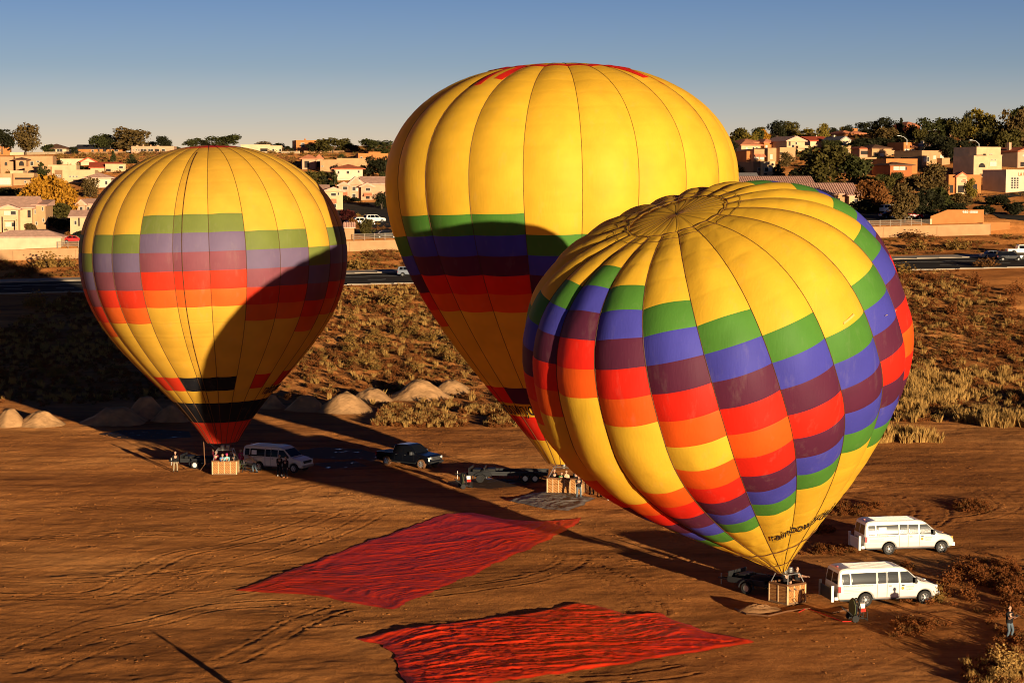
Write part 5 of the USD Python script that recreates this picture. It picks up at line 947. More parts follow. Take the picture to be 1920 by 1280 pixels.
house('tall cream stucco house with arched dark window, right hillside', (1852, 331), [B(1822, 1852, 294, 332, 'cream', None, [(1832, 1846.5, 306, 313.5, 'aopen'), (1835, 1842, 326, 331, 'o')], 8), B(1850, 1883, 292, 332, 'cream', None, [(1858, 1871, 304, 311, 'l'), (1860, 1863, 299.5, 301), (1867, 1870, 299.5, 301)], 8, .6), B(1841, 1893, 276.5, 320, 'cream', None, [(1855, 1860.5, 287.5, 291.5, 'o'), (1868, 1870.5, 288, 291), (1872, 1874.5, 288, 291)], 9, 6)], RY + 2)
house('orange flat house with red tiled awning left of the tall cream house', (1803, 300), [B(1790, 1814, 282, 301, 'orange', None, [(1789, 1817, 288, 294, 'a')], 8, 0, [(1813, 4, 272)])], RY)
house('shaded grey house with cream gable at the right edge', (1918, 314), [B(1906, 1945, 285, 315, 'pinkish', ('gy', 'tile', 8, .5), [(1917, 1921, 291, 293, 'l'), (1912, 1920, 304, 312, 'o')], 10, 0, [(1908, 6, 267)])], 30)
def gridwin(t, X, Z, s):
    for i_ in range(3):
        for j_ in range(5): 
            x, z = X(1896 + i_*6.0), Z(333 + j_*4.3); f_ = part(t, 'window', MB().bb(x-.06, x + 4.4/s+.06, -.06, -.002, z - 3.2/s-.06, z+.06), frame_m); part(f_, 'pane', MB().bb(x, x + 4.4/s, -.075, -.061, z - 3.2/s, z), hglass)
    lm = meshkit.text_mesh('LA V', .75, .06, True); part(t, 'lettering', MB().add(np.c_[lm.vertices[:, 0]*.9 + X(1911), -.01 - lm.vertices[:, 2], lm.vertices[:, 1] + Z(330)], lm.faces), WM['brick'])
house('white flat building with a grid window and letters on its wall, right edge', (1890, 361), [B(1885, 1945, 320, 362, 'white', None, (), 8)], 27, 'building', 'commercial_building', gridwin)
def gsign(t, X, Z, s):
    lm = meshkit.text_mesh('SALON', .42, .04, True); 
    part(t, 'sign_board', MB().bb(X(1797), X(1811), -.62, -.55, Z(342), Z(336)), WM['pale'])
    part(t, 'sign_mark', MB().bb(X(1799), X(1809), -.66, -.63, Z(341.2), Z(339.2)), RM['red']); part(t, 'sign_mark', MB().bb(X(1802), X(1808), -.66, -.63, Z(338.2), Z(336.8)), RM['red'])
house('low orange building with a cream gabled entrance and red sign marks', (1808, 364), [B(1777, 1841, 329.5, 365, 'orange', None, [(1779, 1786, 347, 362, 'o'), (1824, 1833, 345, 361, 'o')], 10), B(1791, 1811, 332, 365, 'cream', ('gy', 'tile', 8, .4), [(1794, 1806, 348, 361, 'o')], 2, -.6)], 12, 'building', 'commercial_building', gsign)
house('long building with ribbed pink tile roof behind the leaning balloon crown', (1455, 372), [B(1378, 1524, 346, 372, 'tan', ('gx', 'pink', 14, .5, .5), (), 9), B(1372, 1430, 336, 365, 'tan', ('gx', 'grey', 11, .4), (), 8, 9)], 3, 'apartment house')
house('ribbed pink tile roofed building right of the longer one', (1560, 388), [B(1508, 1606, 365, 390, 'tan', ('gx', 'pink', 20, .5, .5), [(1560, 1575, 372, 380, 'o')], 11), B(1590, 1619, 367.5, 390, 'cream', ('gx', 'pink', 9, .4, .5), [(1600, 1606, 373, 379)], 5, -1.5)], 3, 'apartment house')
house('roof of a terracotta house among the dark trees at the far right top', (1712, 243), [B(1698, 1726, 236, 244, 'brick', ('hip', 'salmon', 7, .5), (), 8)], RY)
house('dark red roofed house half hidden by trees, right hillside', (1788, 258), [B(1768, 1801, 248, 259, 'brown', ('hip', 'red', 6, .5), (), 8)], RY)
def lamp_post(label, px, py, topy, arm):
    P = at(px, py); s = scale_at(P); h = (py - topy) / s; t = thing('street_lamp', label, 'street lamp', P, group=None)
    part(t, 'pole', MB().cyl((0, 0, 0), (0, 0, h), .09, 8, .06), letter_w); part(t, 'arm', MB().tube([(0, 0, h), (arm*.5, 0, h + .8), (arm, 0, h + 1.0)], .05, 6), letter_w); part(t, 'lamp_head', MB().box((arm*1.15, 0, h + .98), (abs(arm)*.35, .3, .16)), letter_w)
lamp_post('pale street lamp above the tan house on the right hillside', 1700, 300, 262, -2.0)
lamp_post('curved pale street lamp left of the tall cream house', 1835, 305, 270, -1.9)
dv = MB()
for (ax, ay), (bx, by) in (((1850, 372), (1930, 362)), ((1868, 405), (1935, 410))):
    a, b = at(ax, ay), at(bx, by); n_ = 12
    for q in range(n_):
        p0, p1 = a + (b-a)*q/n_, a + (b-a)*(q+1)/n_; V = [(p[0], p[1]+w_, float(terrain(p[0], p[1]+w_)) + .05) for p in (p0, p1) for w_ in (-4, 0, 4)]; dv.add(V, [(0, 3, 4, 1), (1, 4, 5, 2)])
setting('driveway', dv, asphalt, 'dark driveways beside the white building at the right', 'driveway')
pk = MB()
for (x0, x1, y0, y1) in ((630, 735, 440, 380), (1610, 1745, 414, 396), (60, 160, 452, 430), (90, 160, 430, 402)):  # last patch: dark sheet standing in for shade right of the gold trees
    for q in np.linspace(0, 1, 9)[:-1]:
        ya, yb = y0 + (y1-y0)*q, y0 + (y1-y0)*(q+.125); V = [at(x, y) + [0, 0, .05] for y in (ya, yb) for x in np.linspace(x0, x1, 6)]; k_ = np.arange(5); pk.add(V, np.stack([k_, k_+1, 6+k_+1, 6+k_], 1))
setting('car_park_and_shade', pk, asphalt, 'dark asphalt car parks behind the retaining wall, with a dark patch put in for shade', 'car park')

# ------------------------------------------------------------ trees
LEAF = dict(olive=[(.085, .066, .014), (.15, .108, .02), (.05, .042, .011)], green=[(.052, .052, .013), (.10, .088, .018), (.03, .031, .010)], dark=[(.026, .025, .009), (.055, .048, .014), (.013, .014, .006)], gold=[(.44, .20, .016), (.58, .29, .02), (.28, .13, .015)], yellow=[(.20, .14, .02), (.29, .19, .025), (.11, .08, .016)],
    rust=[(.20, .075, .018), (.28, .11, .02), (.12, .05, .012)], maroon=[(.07, .012, .010), (.11, .02, .012), (.04, .008, .008)], brown=[(.13, .08, .024), (.18, .11, .034), (.08, .05, .016)], bare=[(.16, .11, .07), (.22, .15, .10), (.10, .07, .045)])
LM = {k: leafy('leaves_' + k, v) for k, v in LEAF.items()}
def leaf_quads(C_, size, seed, droop=0.):
    """Leaf clumps: a bent quad at each point, in a random direction."""
    g = np.random.default_rng(seed); n = len(C_); a = g.normal(size=(n, 3)); a /= np.linalg.norm(a, axis=1, keepdims=True); b = np.cross(a, g.normal(size=(n, 3))); b /= np.linalg.norm(b, axis=1, keepdims=True)
    s = size * g.uniform(.6, 1.35, (n, 1)); a, b = a*s, b*s*g.uniform(.5, 1., (n, 1)); up = np.cross(a, b); up /= np.linalg.norm(up, axis=1, keepdims=True) + 1e-9
    V = np.stack([C_ - a - b*.3, C_ - b + up*s*.25, C_ + a - b*.1, C_ + a*.3 + b, C_ - a*.6 + b*.8], 1); i_ = np.arange(n)[:, None]*5
    return V.reshape(-1, 3), np.vstack([i_ + [0, 1, 2], i_ + [0, 2, 3], i_ + [0, 3, 4]])
def crown_points(shape, n, seed):
    """Points in a unit crown: width 1, from height 0 to 1 of the tree."""
    g = np.random.default_rng(seed); P = []
    if shape == 'round': K = [(g.uniform(-.30, .30), g.uniform(-.30, .30), g.uniform(.24, .82), g.uniform(.15, .24)) for _ in range(20)]
    elif shape == 'tall': K = [((.5-z*.42)*.5*g.normal(), (.5-z*.42)*.5*g.normal(), .08 + z*.88, .17*(1.15-z*.8)) for z in g.uniform(0, 1, 24)]
    elif shape == 'wide': K = [(g.uniform(-.36, .36), g.uniform(-.36, .36), g.uniform(.22, .80), g.uniform(.14, .22)) for _ in range(24)]
    else: K = [(g.uniform(-.34, .34), g.uniform(-.34, .34), g.uniform(.12, .70), g.uniform(.14, .24)) for _ in range(16)]
    K = [k for k in K if (k[0]**2 + k[1]**2) ** .5 < (.40 if shape != 'tall' else .5) and not (shape == 'round' and k[2] > .74 and (k[0]**2 + k[1]**2) ** .5 > .26)]
    w = np.array([k[3]**2 for k in K]); w /= w.sum()
    for k, m_ in zip(K, g.multinomial(n, w)):
        d = g.normal(size=(m_, 3)); d /= np.linalg.norm(d, axis=1, keepdims=True); r = k[3] * g.uniform(.55, 1.08, (m_, 1)); P.append(np.array(k[:3]) + d*r*[1, 1, .85])
    P = np.vstack(P); return P[P[:, 2] > .02], K
TREES = {}
def tree(px, py, topy, wpx, kind, shape, label, group='trees and bushes on the hillside', n=2000, var=None):
    P = at(px, py); s = scale_at(P); h, w = (py - topy) / s * 1.03, wpx / s * (1.22 if shape != 'tall' else 1.3); v = (len(used) % 2) if var is None else var; key = (kind, shape, v); rz = R.uniform(0, 360)
    nm = 'bush' if shape == 'bush' else 'conifer_tree' if shape == 'tall' else 'tree'; cat = 'bush' if shape == 'bush' else 'tree'
    loc = P - [0, 0, .25]
    if key in TREES: return copy_of(TREES[key], label, loc, rz, (w, w, h), group, cat)
    t = thing(nm, label, cat, loc, rz, (w, w, h), group); g = np.random.default_rng(hash_(key))
    pts, K = crown_points(shape, n, hash_(key)); tk = MB()
    top = .3 if shape != 'bush' else .1
    tk.tube([(0, 0, -.05), (.01, 0, top*.5), (0, .01, top), (.01, 0, .72)], [.035, .026, .02, .006], 7)
    for k in K[:9]: tk.tube([(0, 0, top * g.uniform(.6, 1.2)), (k[0]*.55, k[1]*.55, (top + k[2])/2), (k[0]*.9, k[1]*.9, k[2])], [.016, .010, .004], 5)
    part(t, 'trunk', tk, bark); part(t, 'crown', leaf_quads(pts, .034 if shape != 'bush' else .045, hash_(key) + 1), LM[kind]); TREES[key] = t; return t
def hash_(k): return sum((i_ + 1) * ord(c) for i_, c in enumerate(str(k))) % 99991
T = [(4, 286, 238, 46, 'dark', 'round', 'dark tree cut by the left edge on the hilltop'), (48, 286, 230, 56, 'brown', 'round', 'large olive brown tree behind the cream wall at the left hilltop'), (92, 284, 268, 26, 'green', 'bush', 'small green bush peeping over the brown hip roof'), (140, 289, 272, 18, 'dark', 'bush', 'dark bush at the left end of the long brown roof'), (186, 284, 246, 40, 'green', 'round', 'green tree behind the long brown roof, left of the large brown one'), (207, 284, 250, 24, 'dark', 'round', 'dark tree between the green and the large brown tree'), (247, 284, 236, 74, 'brown', 'wide', 'large brown tree behind the cream flat house'), (280, 284, 262, 26, 'green', 'round', 'small green tree right of the large brown tree'), (306, 284, 253, 30, 'dark', 'round', 'round dark tree alone above the cream flat house'), (330, 284, 272, 16, 'green', 'bush', 'tiny green bush at the left shoulder of the left balloon'),
    (360, 280, 255, 30, 'green', 'round', 'round green tree behind the left balloon crown, first of three'), (384, 280, 260, 22, 'dark', 'round', 'dark tree behind the left balloon crown, second of three'), (422, 280, 250, 56, 'green', 'wide', 'wide green tree behind the left balloon crown, third of three'), (490, 278, 263, 30, 'bare', 'round', 'bare greyish tree behind the cream flat house'), (506, 278, 265, 14, 'bare', 'round', 'thin bare tree right of the bare greyish one'), (525, 282, 266, 20, 'dark', 'round', 'dark round tree at the end of the cream flat house'), (541, 285, 271, 18, 'dark', 'bush', 'dark bush left of the orange box house'), (588, 287, 267, 26, 'dark', 'bush', 'dark bush in front of the orange box house'), (624, 287, 253, 52, 'olive', 'wide', 'big olive tree right of the orange box house'), (606, 286, 260, 22, 'rust', 'round', 'rusty tree between the orange house and the big olive tree'), (645, 286, 258, 30, 'green', 'round', 'green tree at the right flank of the big olive tree'), (667, 287, 270, 18, 'dark', 'round', 'small round dark tree between two larger ones, hilltop'), (706, 290, 258, 56, 'green', 'wide', 'bright green tree touching the middle balloon at the hilltop'),
    (640, 299, 286, 12, 'green', 'bush', 'small green bush on the dry slope above the tan house'), (668, 299, 290, 14, 'dark', 'bush', 'dark bush on the dry slope right of the green one'), (712, 333, 287, 46, 'dark', 'wide', 'dark tree clump behind the pink apartment house'), (690, 330, 305, 26, 'brown', 'bush', 'brownish shrub beside the red roofed white house'), (722, 345, 318, 26, 'green', 'round', 'green tree touching the middle balloon above the pink roof'), (592, 352, 313, 44, 'olive', 'wide', 'olive tree clump in front of the tan flat house'), (610, 352, 325, 30, 'dark', 'bush', 'dark foliage at the right of the olive clump'), (627, 354, 317, 16, 'green', 'tall', 'slim juniper left of the red roofed house'), (648, 377, 361, 22, 'dark', 'bush', 'dark bush at the foot of the pink apartment house, left'), (668, 378, 366, 20, 'dark', 'bush', 'dark bush at the foot of the pink apartment house, middle'), (716, 392, 358, 32, 'dark', 'round', 'dark tree in shade at the right of the pink apartment house'), (640, 422, 388, 52, 'maroon', 'bush', 'dark red bush behind the tan shed'), (664, 428, 402, 22, 'rust', 'bush', 'small orange red bush right of the dark red one'), (686, 442, 406, 32, 'olive', 'round', 'leafy green tree behind the railing between the balloons'),
    (78, 398, 317, 74, 'gold', 'round', 'large orange gold tree at the left, nearer the edge'), (121, 398, 326, 54, 'gold', 'round', 'orange gold tree right of the larger gold one'), (104, 410, 372, 50, 'olive', 'bush', 'olive undergrowth below the gold trees'), (30, 372, 348, 50, 'dark', 'bush', 'dark shaded bush behind the large apartment roof, left'), (169, 370, 330, 38, 'brown', 'round', 'sparse olive brown tree in front of the pink hip roof'), (79, 334, 302, 24, 'green', 'tall', 'juniper in front of the two tier adobe house'), (213, 304, 280, 15, 'green', 'tall', 'pointed green tree on the dry slope left of the balloon'), (247, 307, 287, 16, 'green', 'tall', 'pointed green tree nearest the left balloon on the slope'), (254, 307, 296, 20, 'dark', 'bush', 'dark bush by the pointed tree at the balloon edge'), (112, 311, 297, 16, 'dark', 'bush', 'dark bush left of the red gabled house'), (146, 319, 307, 18, 'dark', 'bush', 'dark bush below the red gable roof'), (163, 321, 308, 16, 'green', 'bush', 'green bush between the red gable and dusky red roofs'), (207, 340, 326, 14, 'green', 'bush', 'small green bush at the edge of the left balloon'), (126, 450, 428, 20, 'rust', 'bush', 'red autumn bush above the red car'), (14, 434, 421, 26, 'dark', 'bush', 'dark clipped bush before the large apartment house'), (60, 432, 414, 18, 'brown', 'bush', 'brown bush by the stairs of the large apartment house'), (92, 425, 400, 30, 'dark', 'bush', 'dark hedge right of the large apartment house'), (150, 440, 428, 16, 'dark', 'bush', 'dark bush by the small yellow house'),
    (1384, 276, 236, 36, 'olive', 'round', 'green tree touching the right flank of the middle balloon'), (1405, 276, 243, 34, 'yellow', 'wide', 'yellowish tree above the leftmost salmon roof'), (1420, 272, 237, 24, 'green', 'round', 'green tree left of the orange one, right skyline'), (1433, 270, 238, 26, 'gold', 'round', 'orange autumn tree on the right skyline'), (1457, 266, 225, 36, 'dark', 'round', 'tall dark tree on the right skyline'), (1483, 262, 224, 34, 'olive', 'round', 'tall olive tree right of the tall dark one'), (1505, 262, 238, 40, 'yellow', 'wide', 'yellow tree right of the tall olive tree'), (1540, 268, 230, 30, 'yellow', 'round', 'yellow green tree alone on the right skyline'), (1526, 264, 245, 22, 'brown', 'bush', 'brown bush left of the lone yellow green tree'), (1585, 256, 236, 26, 'yellow', 'round', 'small yellow tree behind the two salmon hip roofs'), (1592, 256, 233, 18, 'dark', 'round', 'dark tree behind the small yellow one'), (1620, 252, 226, 30, 'dark', 'wide', 'dark tree above the orange roof block'), (1661, 255, 217, 38, 'dark', 'wide', 'spreading dark pine on the right skyline'), (1689, 256, 220, 20, 'dark', 'tall', 'pointed dark conifer right of the spreading pine'), (1664, 276, 233, 52, 'brown', 'wide', 'brownish tree below the spreading pine'), (1650, 280, 252, 40, 'dark', 'bush', 'dark shaded foliage below the brownish tree'), (1690, 276, 246, 40, 'dark', 'wide', 'dark tree above the orange upper house'), (1727, 278, 238, 30, 'olive', 'round', 'light green tree above the pink cottage roof'), (1750, 268, 218, 46, 'green', 'wide', 'large green tree on the right skyline'), (1755, 290, 250, 44, 'dark', 'wide', 'dark tree mass behind the cottage'), (1778, 262, 216, 34, 'green', 'round', 'dark green tree left of the golden topped one'), (1800, 268, 214, 40, 'olive', 'wide', 'olive tree beside the dark red roof'), (1832, 268, 202, 52, 'yellow', 'round', 'tree with golden top, highest of its group at the right'), (1816, 262, 208, 22, 'dark', 'round', 'dark tree left of the golden topped tree'), (1868, 288, 208, 56, 'olive', 'wide', 'large olive tree right of the golden topped tree'), (1904, 290, 196, 58, 'brown', 'wide', 'largest olive brown tree at the right edge'), (1915, 260, 192, 40, 'green', 'round', 'green tree top at the right edge of the skyline'), (1886, 294, 235, 50, 'olive', 'wide', 'olive tree above the tall cream house'), (1840, 290, 245, 60, 'dark', 'wide', 'dark shaded tree mass left above the tall cream house'), (1800, 296, 255, 44, 'dark', 'bush', 'dark foliage behind the red tiled awning'), (1778, 308, 258, 38, 'dark', 'round', 'dark green tree right of the tan three window house'), (1608, 285, 252, 50, 'dark', 'bush', 'black shaded foliage right of the white gabled house'), (1636, 282, 255, 36, 'dark', 'bush', 'shaded foliage above the wide tan house'),
    (1548, 352, 266, 92, 'olive', 'round', 'very large cottonwood with yellow green crown, right hillside'), (1520, 350, 300, 60, 'dark', 'bush', 'dark lower foliage left of the large cottonwood'), (1600, 352, 284, 60, 'green', 'round', 'green tree joined to the right of the large cottonwood'), (1560, 284, 259, 34, 'green', 'round', 'round green tree above the large cottonwood'), (1476, 313, 283, 28, 'brown', 'round', 'round olive brown tree before the tan flat house'), (1461, 334, 303, 26, 'dark', 'tall', 'dark juniper beside the cream two window house'), (1452, 334, 312, 10, 'dark', 'tall', 'slim dark juniper left of the larger juniper'), (1398, 330, 304, 40, 'brown', 'bush', 'olive brown bush right of the middle balloon'), (1388, 300, 284, 24, 'green', 'bush', 'green bush left of the stepped orange house'), (1493, 290, 277, 10, 'dark', 'tall', 'small pointed tree under the balcony posts'),
    (1640, 398, 330, 60, 'rust', 'round', 'rusty brown tree left of the pale trunked tree'), (1620, 400, 366, 40, 'dark', 'bush', 'dark bush right of the cream roof end'), (1660, 372, 326, 40, 'olive', 'round', 'olive tree below the brick orange house'), (1696, 416, 338, 50, 'brown', 'round', 'pale trunked tree in front of the red car'), (1682, 350, 318, 26, 'green', 'round', 'light green tree before the brick orange house'), (1745, 372, 302, 58, 'brown', 'round', 'tall olive brown tree before the tan three window house'), (1732, 408, 350, 56, 'dark', 'wide', 'dark bushy tree left of the orange sign wall'), (1765, 392, 344, 54, 'green', 'bush', 'green bushes above the orange sign wall'), (1800, 386, 356, 40, 'brown', 'bush', 'brown bush before the low orange building'), (1822, 374, 332, 24, 'yellow', 'round', 'pale thin tree before the low orange building'), (1806, 328, 300, 36, 'brown', 'bush', 'shaded bush left of the tall cream house'), (1872, 384, 360, 40, 'dark', 'bush', 'dark bush below the white building'), (1908, 402, 372, 40, 'dark', 'bush', 'dark bush at the right edge below the white building'), (1850, 402, 378, 40, 'dark', 'bush', 'dark bush right of the orange sign wall')]
T += [(62, 371, 342, 46, 'dark', 'bush', 'shaded foliage left of the large gold tree'), (8, 371, 346, 40, 'dark', 'bush', 'shaded foliage at the left edge under the low adobe house'), (112, 430, 404, 34, 'dark', 'bush', 'black shaded foliage behind the long pale garage'), (140, 424, 398, 28, 'dark', 'round', 'dark tree left of the small yellow house'), (1632, 356, 322, 44, 'olive', 'bush', 'olive shrubbery below the tan house with square windows'), (1655, 350, 322, 30, 'green', 'round', 'green tree left of the brick orange house'), (1712, 352, 322, 30, 'brown', 'bush', 'brown shrubbery below the brick orange house'),  # first three: dark bushes put in where only black shade lies
    (1372, 296, 262, 26, 'dark', 'round', 'dark tree against the right flank of the middle balloon'), (1512, 300, 272, 22, 'dark', 'bush', 'dark shrub right of the balcony house'), (1655, 398, 372, 40, 'brown', 'bush', 'brown shrub behind the parked cars at the right'), (1790, 402, 374, 46, 'dark', 'bush', 'dark shrubbery behind the orange sign wall'), (1700, 312, 290, 26, 'dark', 'bush', 'dark shrub between the orange houses'), (1640, 308, 288, 20, 'dark', 'bush', 'dark shrub in front of the wide tan house'), (1560, 300, 268, 30, 'green', 'round', 'green tree top beside the white gabled house'), (600, 300, 290, 14, 'dark', 'bush', 'dark shrub above the salmon hip roof'), (668, 350, 332, 20, 'dark', 'bush', 'dark shrub before the red roofed white house'),
    (1425, 252, 236, 22, 'olive', 'round', 'olive tree behind the orange autumn tree'), (1560, 254, 238, 20, 'dark', 'round', 'dark tree right of the lone yellow green tree'), (1640, 254, 230, 26, 'olive', 'round', 'olive tree between the dark pine and the orange block'), (1708, 262, 232, 26, 'dark', 'round', 'dark round tree beside the terracotta house'), (1765, 252, 222, 22, 'dark', 'round', 'dark tree behind the large green skyline tree'), (1850, 262, 212, 30, 'brown', 'round', 'brown tree between the golden topped and the large olive tree')]
for a in T: tree(*a)

# ------------------------------------------------------------ scrub and grass
SCRUB = dict(rust=[(.20, .062, .014), (.28, .095, .022), (.11, .034, .010)], sage=[(.24, .13, .030), (.32, .185, .048), (.14, .076, .02)], straw=[(.44, .25, .07), (.56, .34, .10), (.28, .15, .04)], brown=[(.18, .075, .02), (.26, .115, .032), (.10, .042, .012)])
SM = {k: leafy('scrub_' + k, v, .2) for k, v in SCRUB.items()}
def tuft(n, seed, spread=.5, h=1., w=.03):
    g = np.random.default_rng(seed); a, r = g.uniform(0, 2*PI, n), .28*np.sqrt(g.uniform(0, 1, n)); x, y = r*np.cos(a), r*np.sin(a); lean = g.uniform(.05, spread, n); hh = h*g.uniform(.5, 1., n); d = g.uniform(0, PI, n)
    tx, ty = x + np.cos(a)*lean*hh, y + np.sin(a)*lean*hh; ww = w*g.uniform(.6, 1.4, n); ox, oy = np.cos(d)*ww, np.sin(d)*ww
    V = np.stack([np.stack([x-ox, y-oy, 0*x-.05], 1), np.stack([x+ox, y+oy, 0*x-.05], 1), np.stack([(x+tx)/2+ox*.7, (y+ty)/2+oy*.7, hh*.6], 1), np.stack([tx, ty, hh], 1)], 1).reshape(-1, 3); i_ = np.arange(n)[:, None]*4
    return V, np.vstack([i_ + [0, 1, 2], i_ + [0, 2, 3]])
def shrub_mesh(n, seed, sz=.10):
    g = np.random.default_rng(seed); d = g.normal(size=(n, 3)); d[:, 2] = np.abs(d[:, 2]); d /= np.linalg.norm(d, axis=1, keepdims=True); P = d*g.uniform(.45, 1.05, (n, 1))*[.5, .5, .72]*(1 + .35*np.sin(5*np.arctan2(d[:, 1], d[:, 0]) + seed))[:, None]
    return leaf_quads(P + [0, 0, .05], sz, seed + 3)
g_ = np.random.default_rng(99)
def zone(X, Y):
    """How much grows where: (density, share of straw, of rust, of sage, height)."""
    P = np.stack([X*.06, Y*.04, 0*X], -1); n1, n2 = meshkit.fbm(P, 3, 41), meshkit.fbm(P*2.7 + 7, 3, 43); px = 960 + X/Y*F
    slope = sstep((Y - 214 - 14*(n1-.5) + np.where(px > 1600, 34, 0) + np.where((px > 780) & (px < 980), 10, 0)) / 10)
    den = slope * (.35 + .9*sstep((n2 - .35)/.3)); return den, n1, n2, px
insts = {k: [] for k in SM}
def scatter(N_, x0, x1, y0, y1, mask, pick, smin, smax):
    X, Y = g_.uniform(x0, x1, N_), g_.uniform(y0, y1, N_); k = mask(X, Y); X, Y = X[k], Y[k]; kinds = pick(X, Y)
    Z = _gi((Y, X)); S = g_.uniform(smin, smax, len(X)); A_ = g_.uniform(0, 2*PI, len(X))
    for kd in SM:
        q = kinds == kd
        insts[kd].append(np.c_[X[q], Y[q], Z[q], S[q], A_[q]])
def wmask(X, Y):
    den, n1, n2, px = zone(X, Y); road = (Y > 333) & (Y < 357.5); return (g_.uniform(0, 1, len(X)) < den) & ~road & (px > -80) & (px < 2000)
def wpick(X, Y):
    den, n1, n2, px = zone(X, Y); u = g_.uniform(0, 1, len(X)); n3 = meshkit.fbm(np.stack([X*.05, Y*.09, 0*X], -1), 3, 61)
    st = .12 + .55*sstep((n3 - .52)/.10) * np.where(px > 1500, 1.15, .55); st = np.where(px > 1600, np.where(Y < 240, .40 + .6*sstep((n3 - .40)/.12), st*.5), st); ru = .52; 
    return np.where(u < st, 'straw', np.where(u < st + (1-st)*ru, 'rust', np.where(u < st + (1-st)*.86, 'brown', 'sage')))
scatter(27000, -75, 75, 200, 334, wmask, wpick, .26, .82)
scatter(7000, -100, 110, 357.5, 379, lambda X, Y: (meshkit.fbm(np.stack([X*.2, Y*.2, 0*X], -1), 2, 71) > np.where(X > 20, .53, .45)), lambda X, Y: np.where(g_.uniform(0, 1, len(X)) < .3, 'sage', np.where(g_.uniform(0, 1, len(X)) < .5, 'rust', 'brown')), .3, .75)
# golden bunch grass right of the leaning balloon
scatter(2100, 28, 62, 184, 240, lambda X, Y: (meshkit.fbm(np.stack([X*.16, Y*.09, 0*X], -1), 3, 97) > .50) & (960 + X/Y*F > 1640), lambda X, Y: np.full(len(X), 'straw'), .7, 1.35)
# scrub on the near right, around and before the vans
def nearmask(X, Y):
    p = project(np.stack([X, Y, 0*X], -1)); n1 = meshkit.fbm(np.stack([X*.22, Y*.16, 0*X], -1), 3, 83); e = np.zeros(len(X))
    for cx, cy, rx, ry in ((1850, 1110, 120, 70), (1760, 1135, 90, 45), (1880, 1260, 90, 45), (1600, 945, 70, 26), (1840, 950, 70, 14), (1560, 1035, 60, 16), (1700, 1175, 60, 25), (1540, 995, 30, 8), (1700, 1065, 80, 10), (1640, 925, 60, 12), (1290, 1262, 90, 14), (1905, 1180, 50, 60)): e = np.maximum(e, 1 - np.hypot((p[:, 0]-cx)/rx, (p[:, 1]-cy)/ry))
    return g_.uniform(0, 1, len(X)) < np.clip(e*2.2, 0, 1)*sstep((n1-.33)/.2)
scatter(16000, 8, 36, 92, 150, nearmask, lambda X, Y: np.where((Y < 101) & (g_.uniform(0, 1, len(X)) < .35), 'straw', np.where(g_.uniform(0, 1, len(X)) < .7, 'rust', 'brown')), .14, .5)
# weeds by the mounds
scatter(2500, -14, 2, 196, 216, lambda X, Y: meshkit.fbm(np.stack([X*.3, Y*.2, 0*X], -1), 2, 91) > .47, lambda X, Y: np.where(g_.uniform(0, 1, len(X)) < .3, 'straw', 'rust'), .25, .7)
scatter(2600, -130, 150, 392, 560, lambda X, Y: meshkit.fbm(np.stack([X*.08, Y*.05, 0*X], -1), 3, 111) > .44, lambda X, Y: np.where(g_.uniform(0, 1, len(X)) < .35, 'sage', 'brown'), .5, 1.3)
# dry hill slopes between the houses
scatter(5000, -150, 170, 560, 655, lambda X, Y: g_.uniform(0, 1, len(X)) < .6, lambda X, Y: np.where(g_.uniform(0, 1, len(X)) < .5, 'sage', 'brown'), .6, 1.5)
PR = {'straw': [tuft(46, 5, .35, 1.25, .035), tuft(60, 6, .5, 1., .03)], 'rust': [shrub_mesh(70, 11), shrub_mesh(90, 12, .09)], 'brown': [shrub_mesh(70, 21), tuft(40, 22, .9, .7, .04)], 'sage': [shrub_mesh(80, 31), shrub_mesh(60, 32, .12)]}
for kd, lab in (('straw', 'pale dry grass tufts across the slope and the lot edges'), ('rust', 'low rust red scrub across the slope and the near right'), ('brown', 'low brown scrub across the slope'), ('sage', 'low grey green scrub across the slope and hillside')):
    D = np.vstack(insts[kd]); path = numbered('/World', {'straw': 'dry_grass'}.get(kd, 'scrub')); pi = UsdGeom.PointInstancer.Define(stage, path); tag(pi.GetPrim(), lab, 'grass' if kd == 'straw' else 'scrub', kind='stuff')
    tg = []
    for i_, m_ in enumerate(PR[kd]): tg.append(part(pi.GetPrim(), 'clump', m_, SM[kd]).GetPath())
    pi.CreatePrototypesRel().SetTargets(tg); pi.CreateProtoIndicesAttr(Vt.IntArray.FromNumpy((np.arange(len(D)) % len(tg)).astype(np.int32))); pi.CreatePositionsAttr(Vt.Vec3fArray.FromNumpy(D[:, :3].astype(np.float32)))
    sc = np.c_[D[:, 3]*g_.uniform(.8, 1.4, len(D)), D[:, 3]*g_.uniform(.8, 1.4, len(D)), D[:, 3]]; pi.CreateScalesAttr(Vt.Vec3fArray.FromNumpy(sc.astype(np.float32)))
    pi.CreateOrientationsAttr(Vt.QuathArray([Gf.Quath(float(math.cos(a/2)), 0, 0, float(math.sin(a/2))) for a in D[:, 4]]))
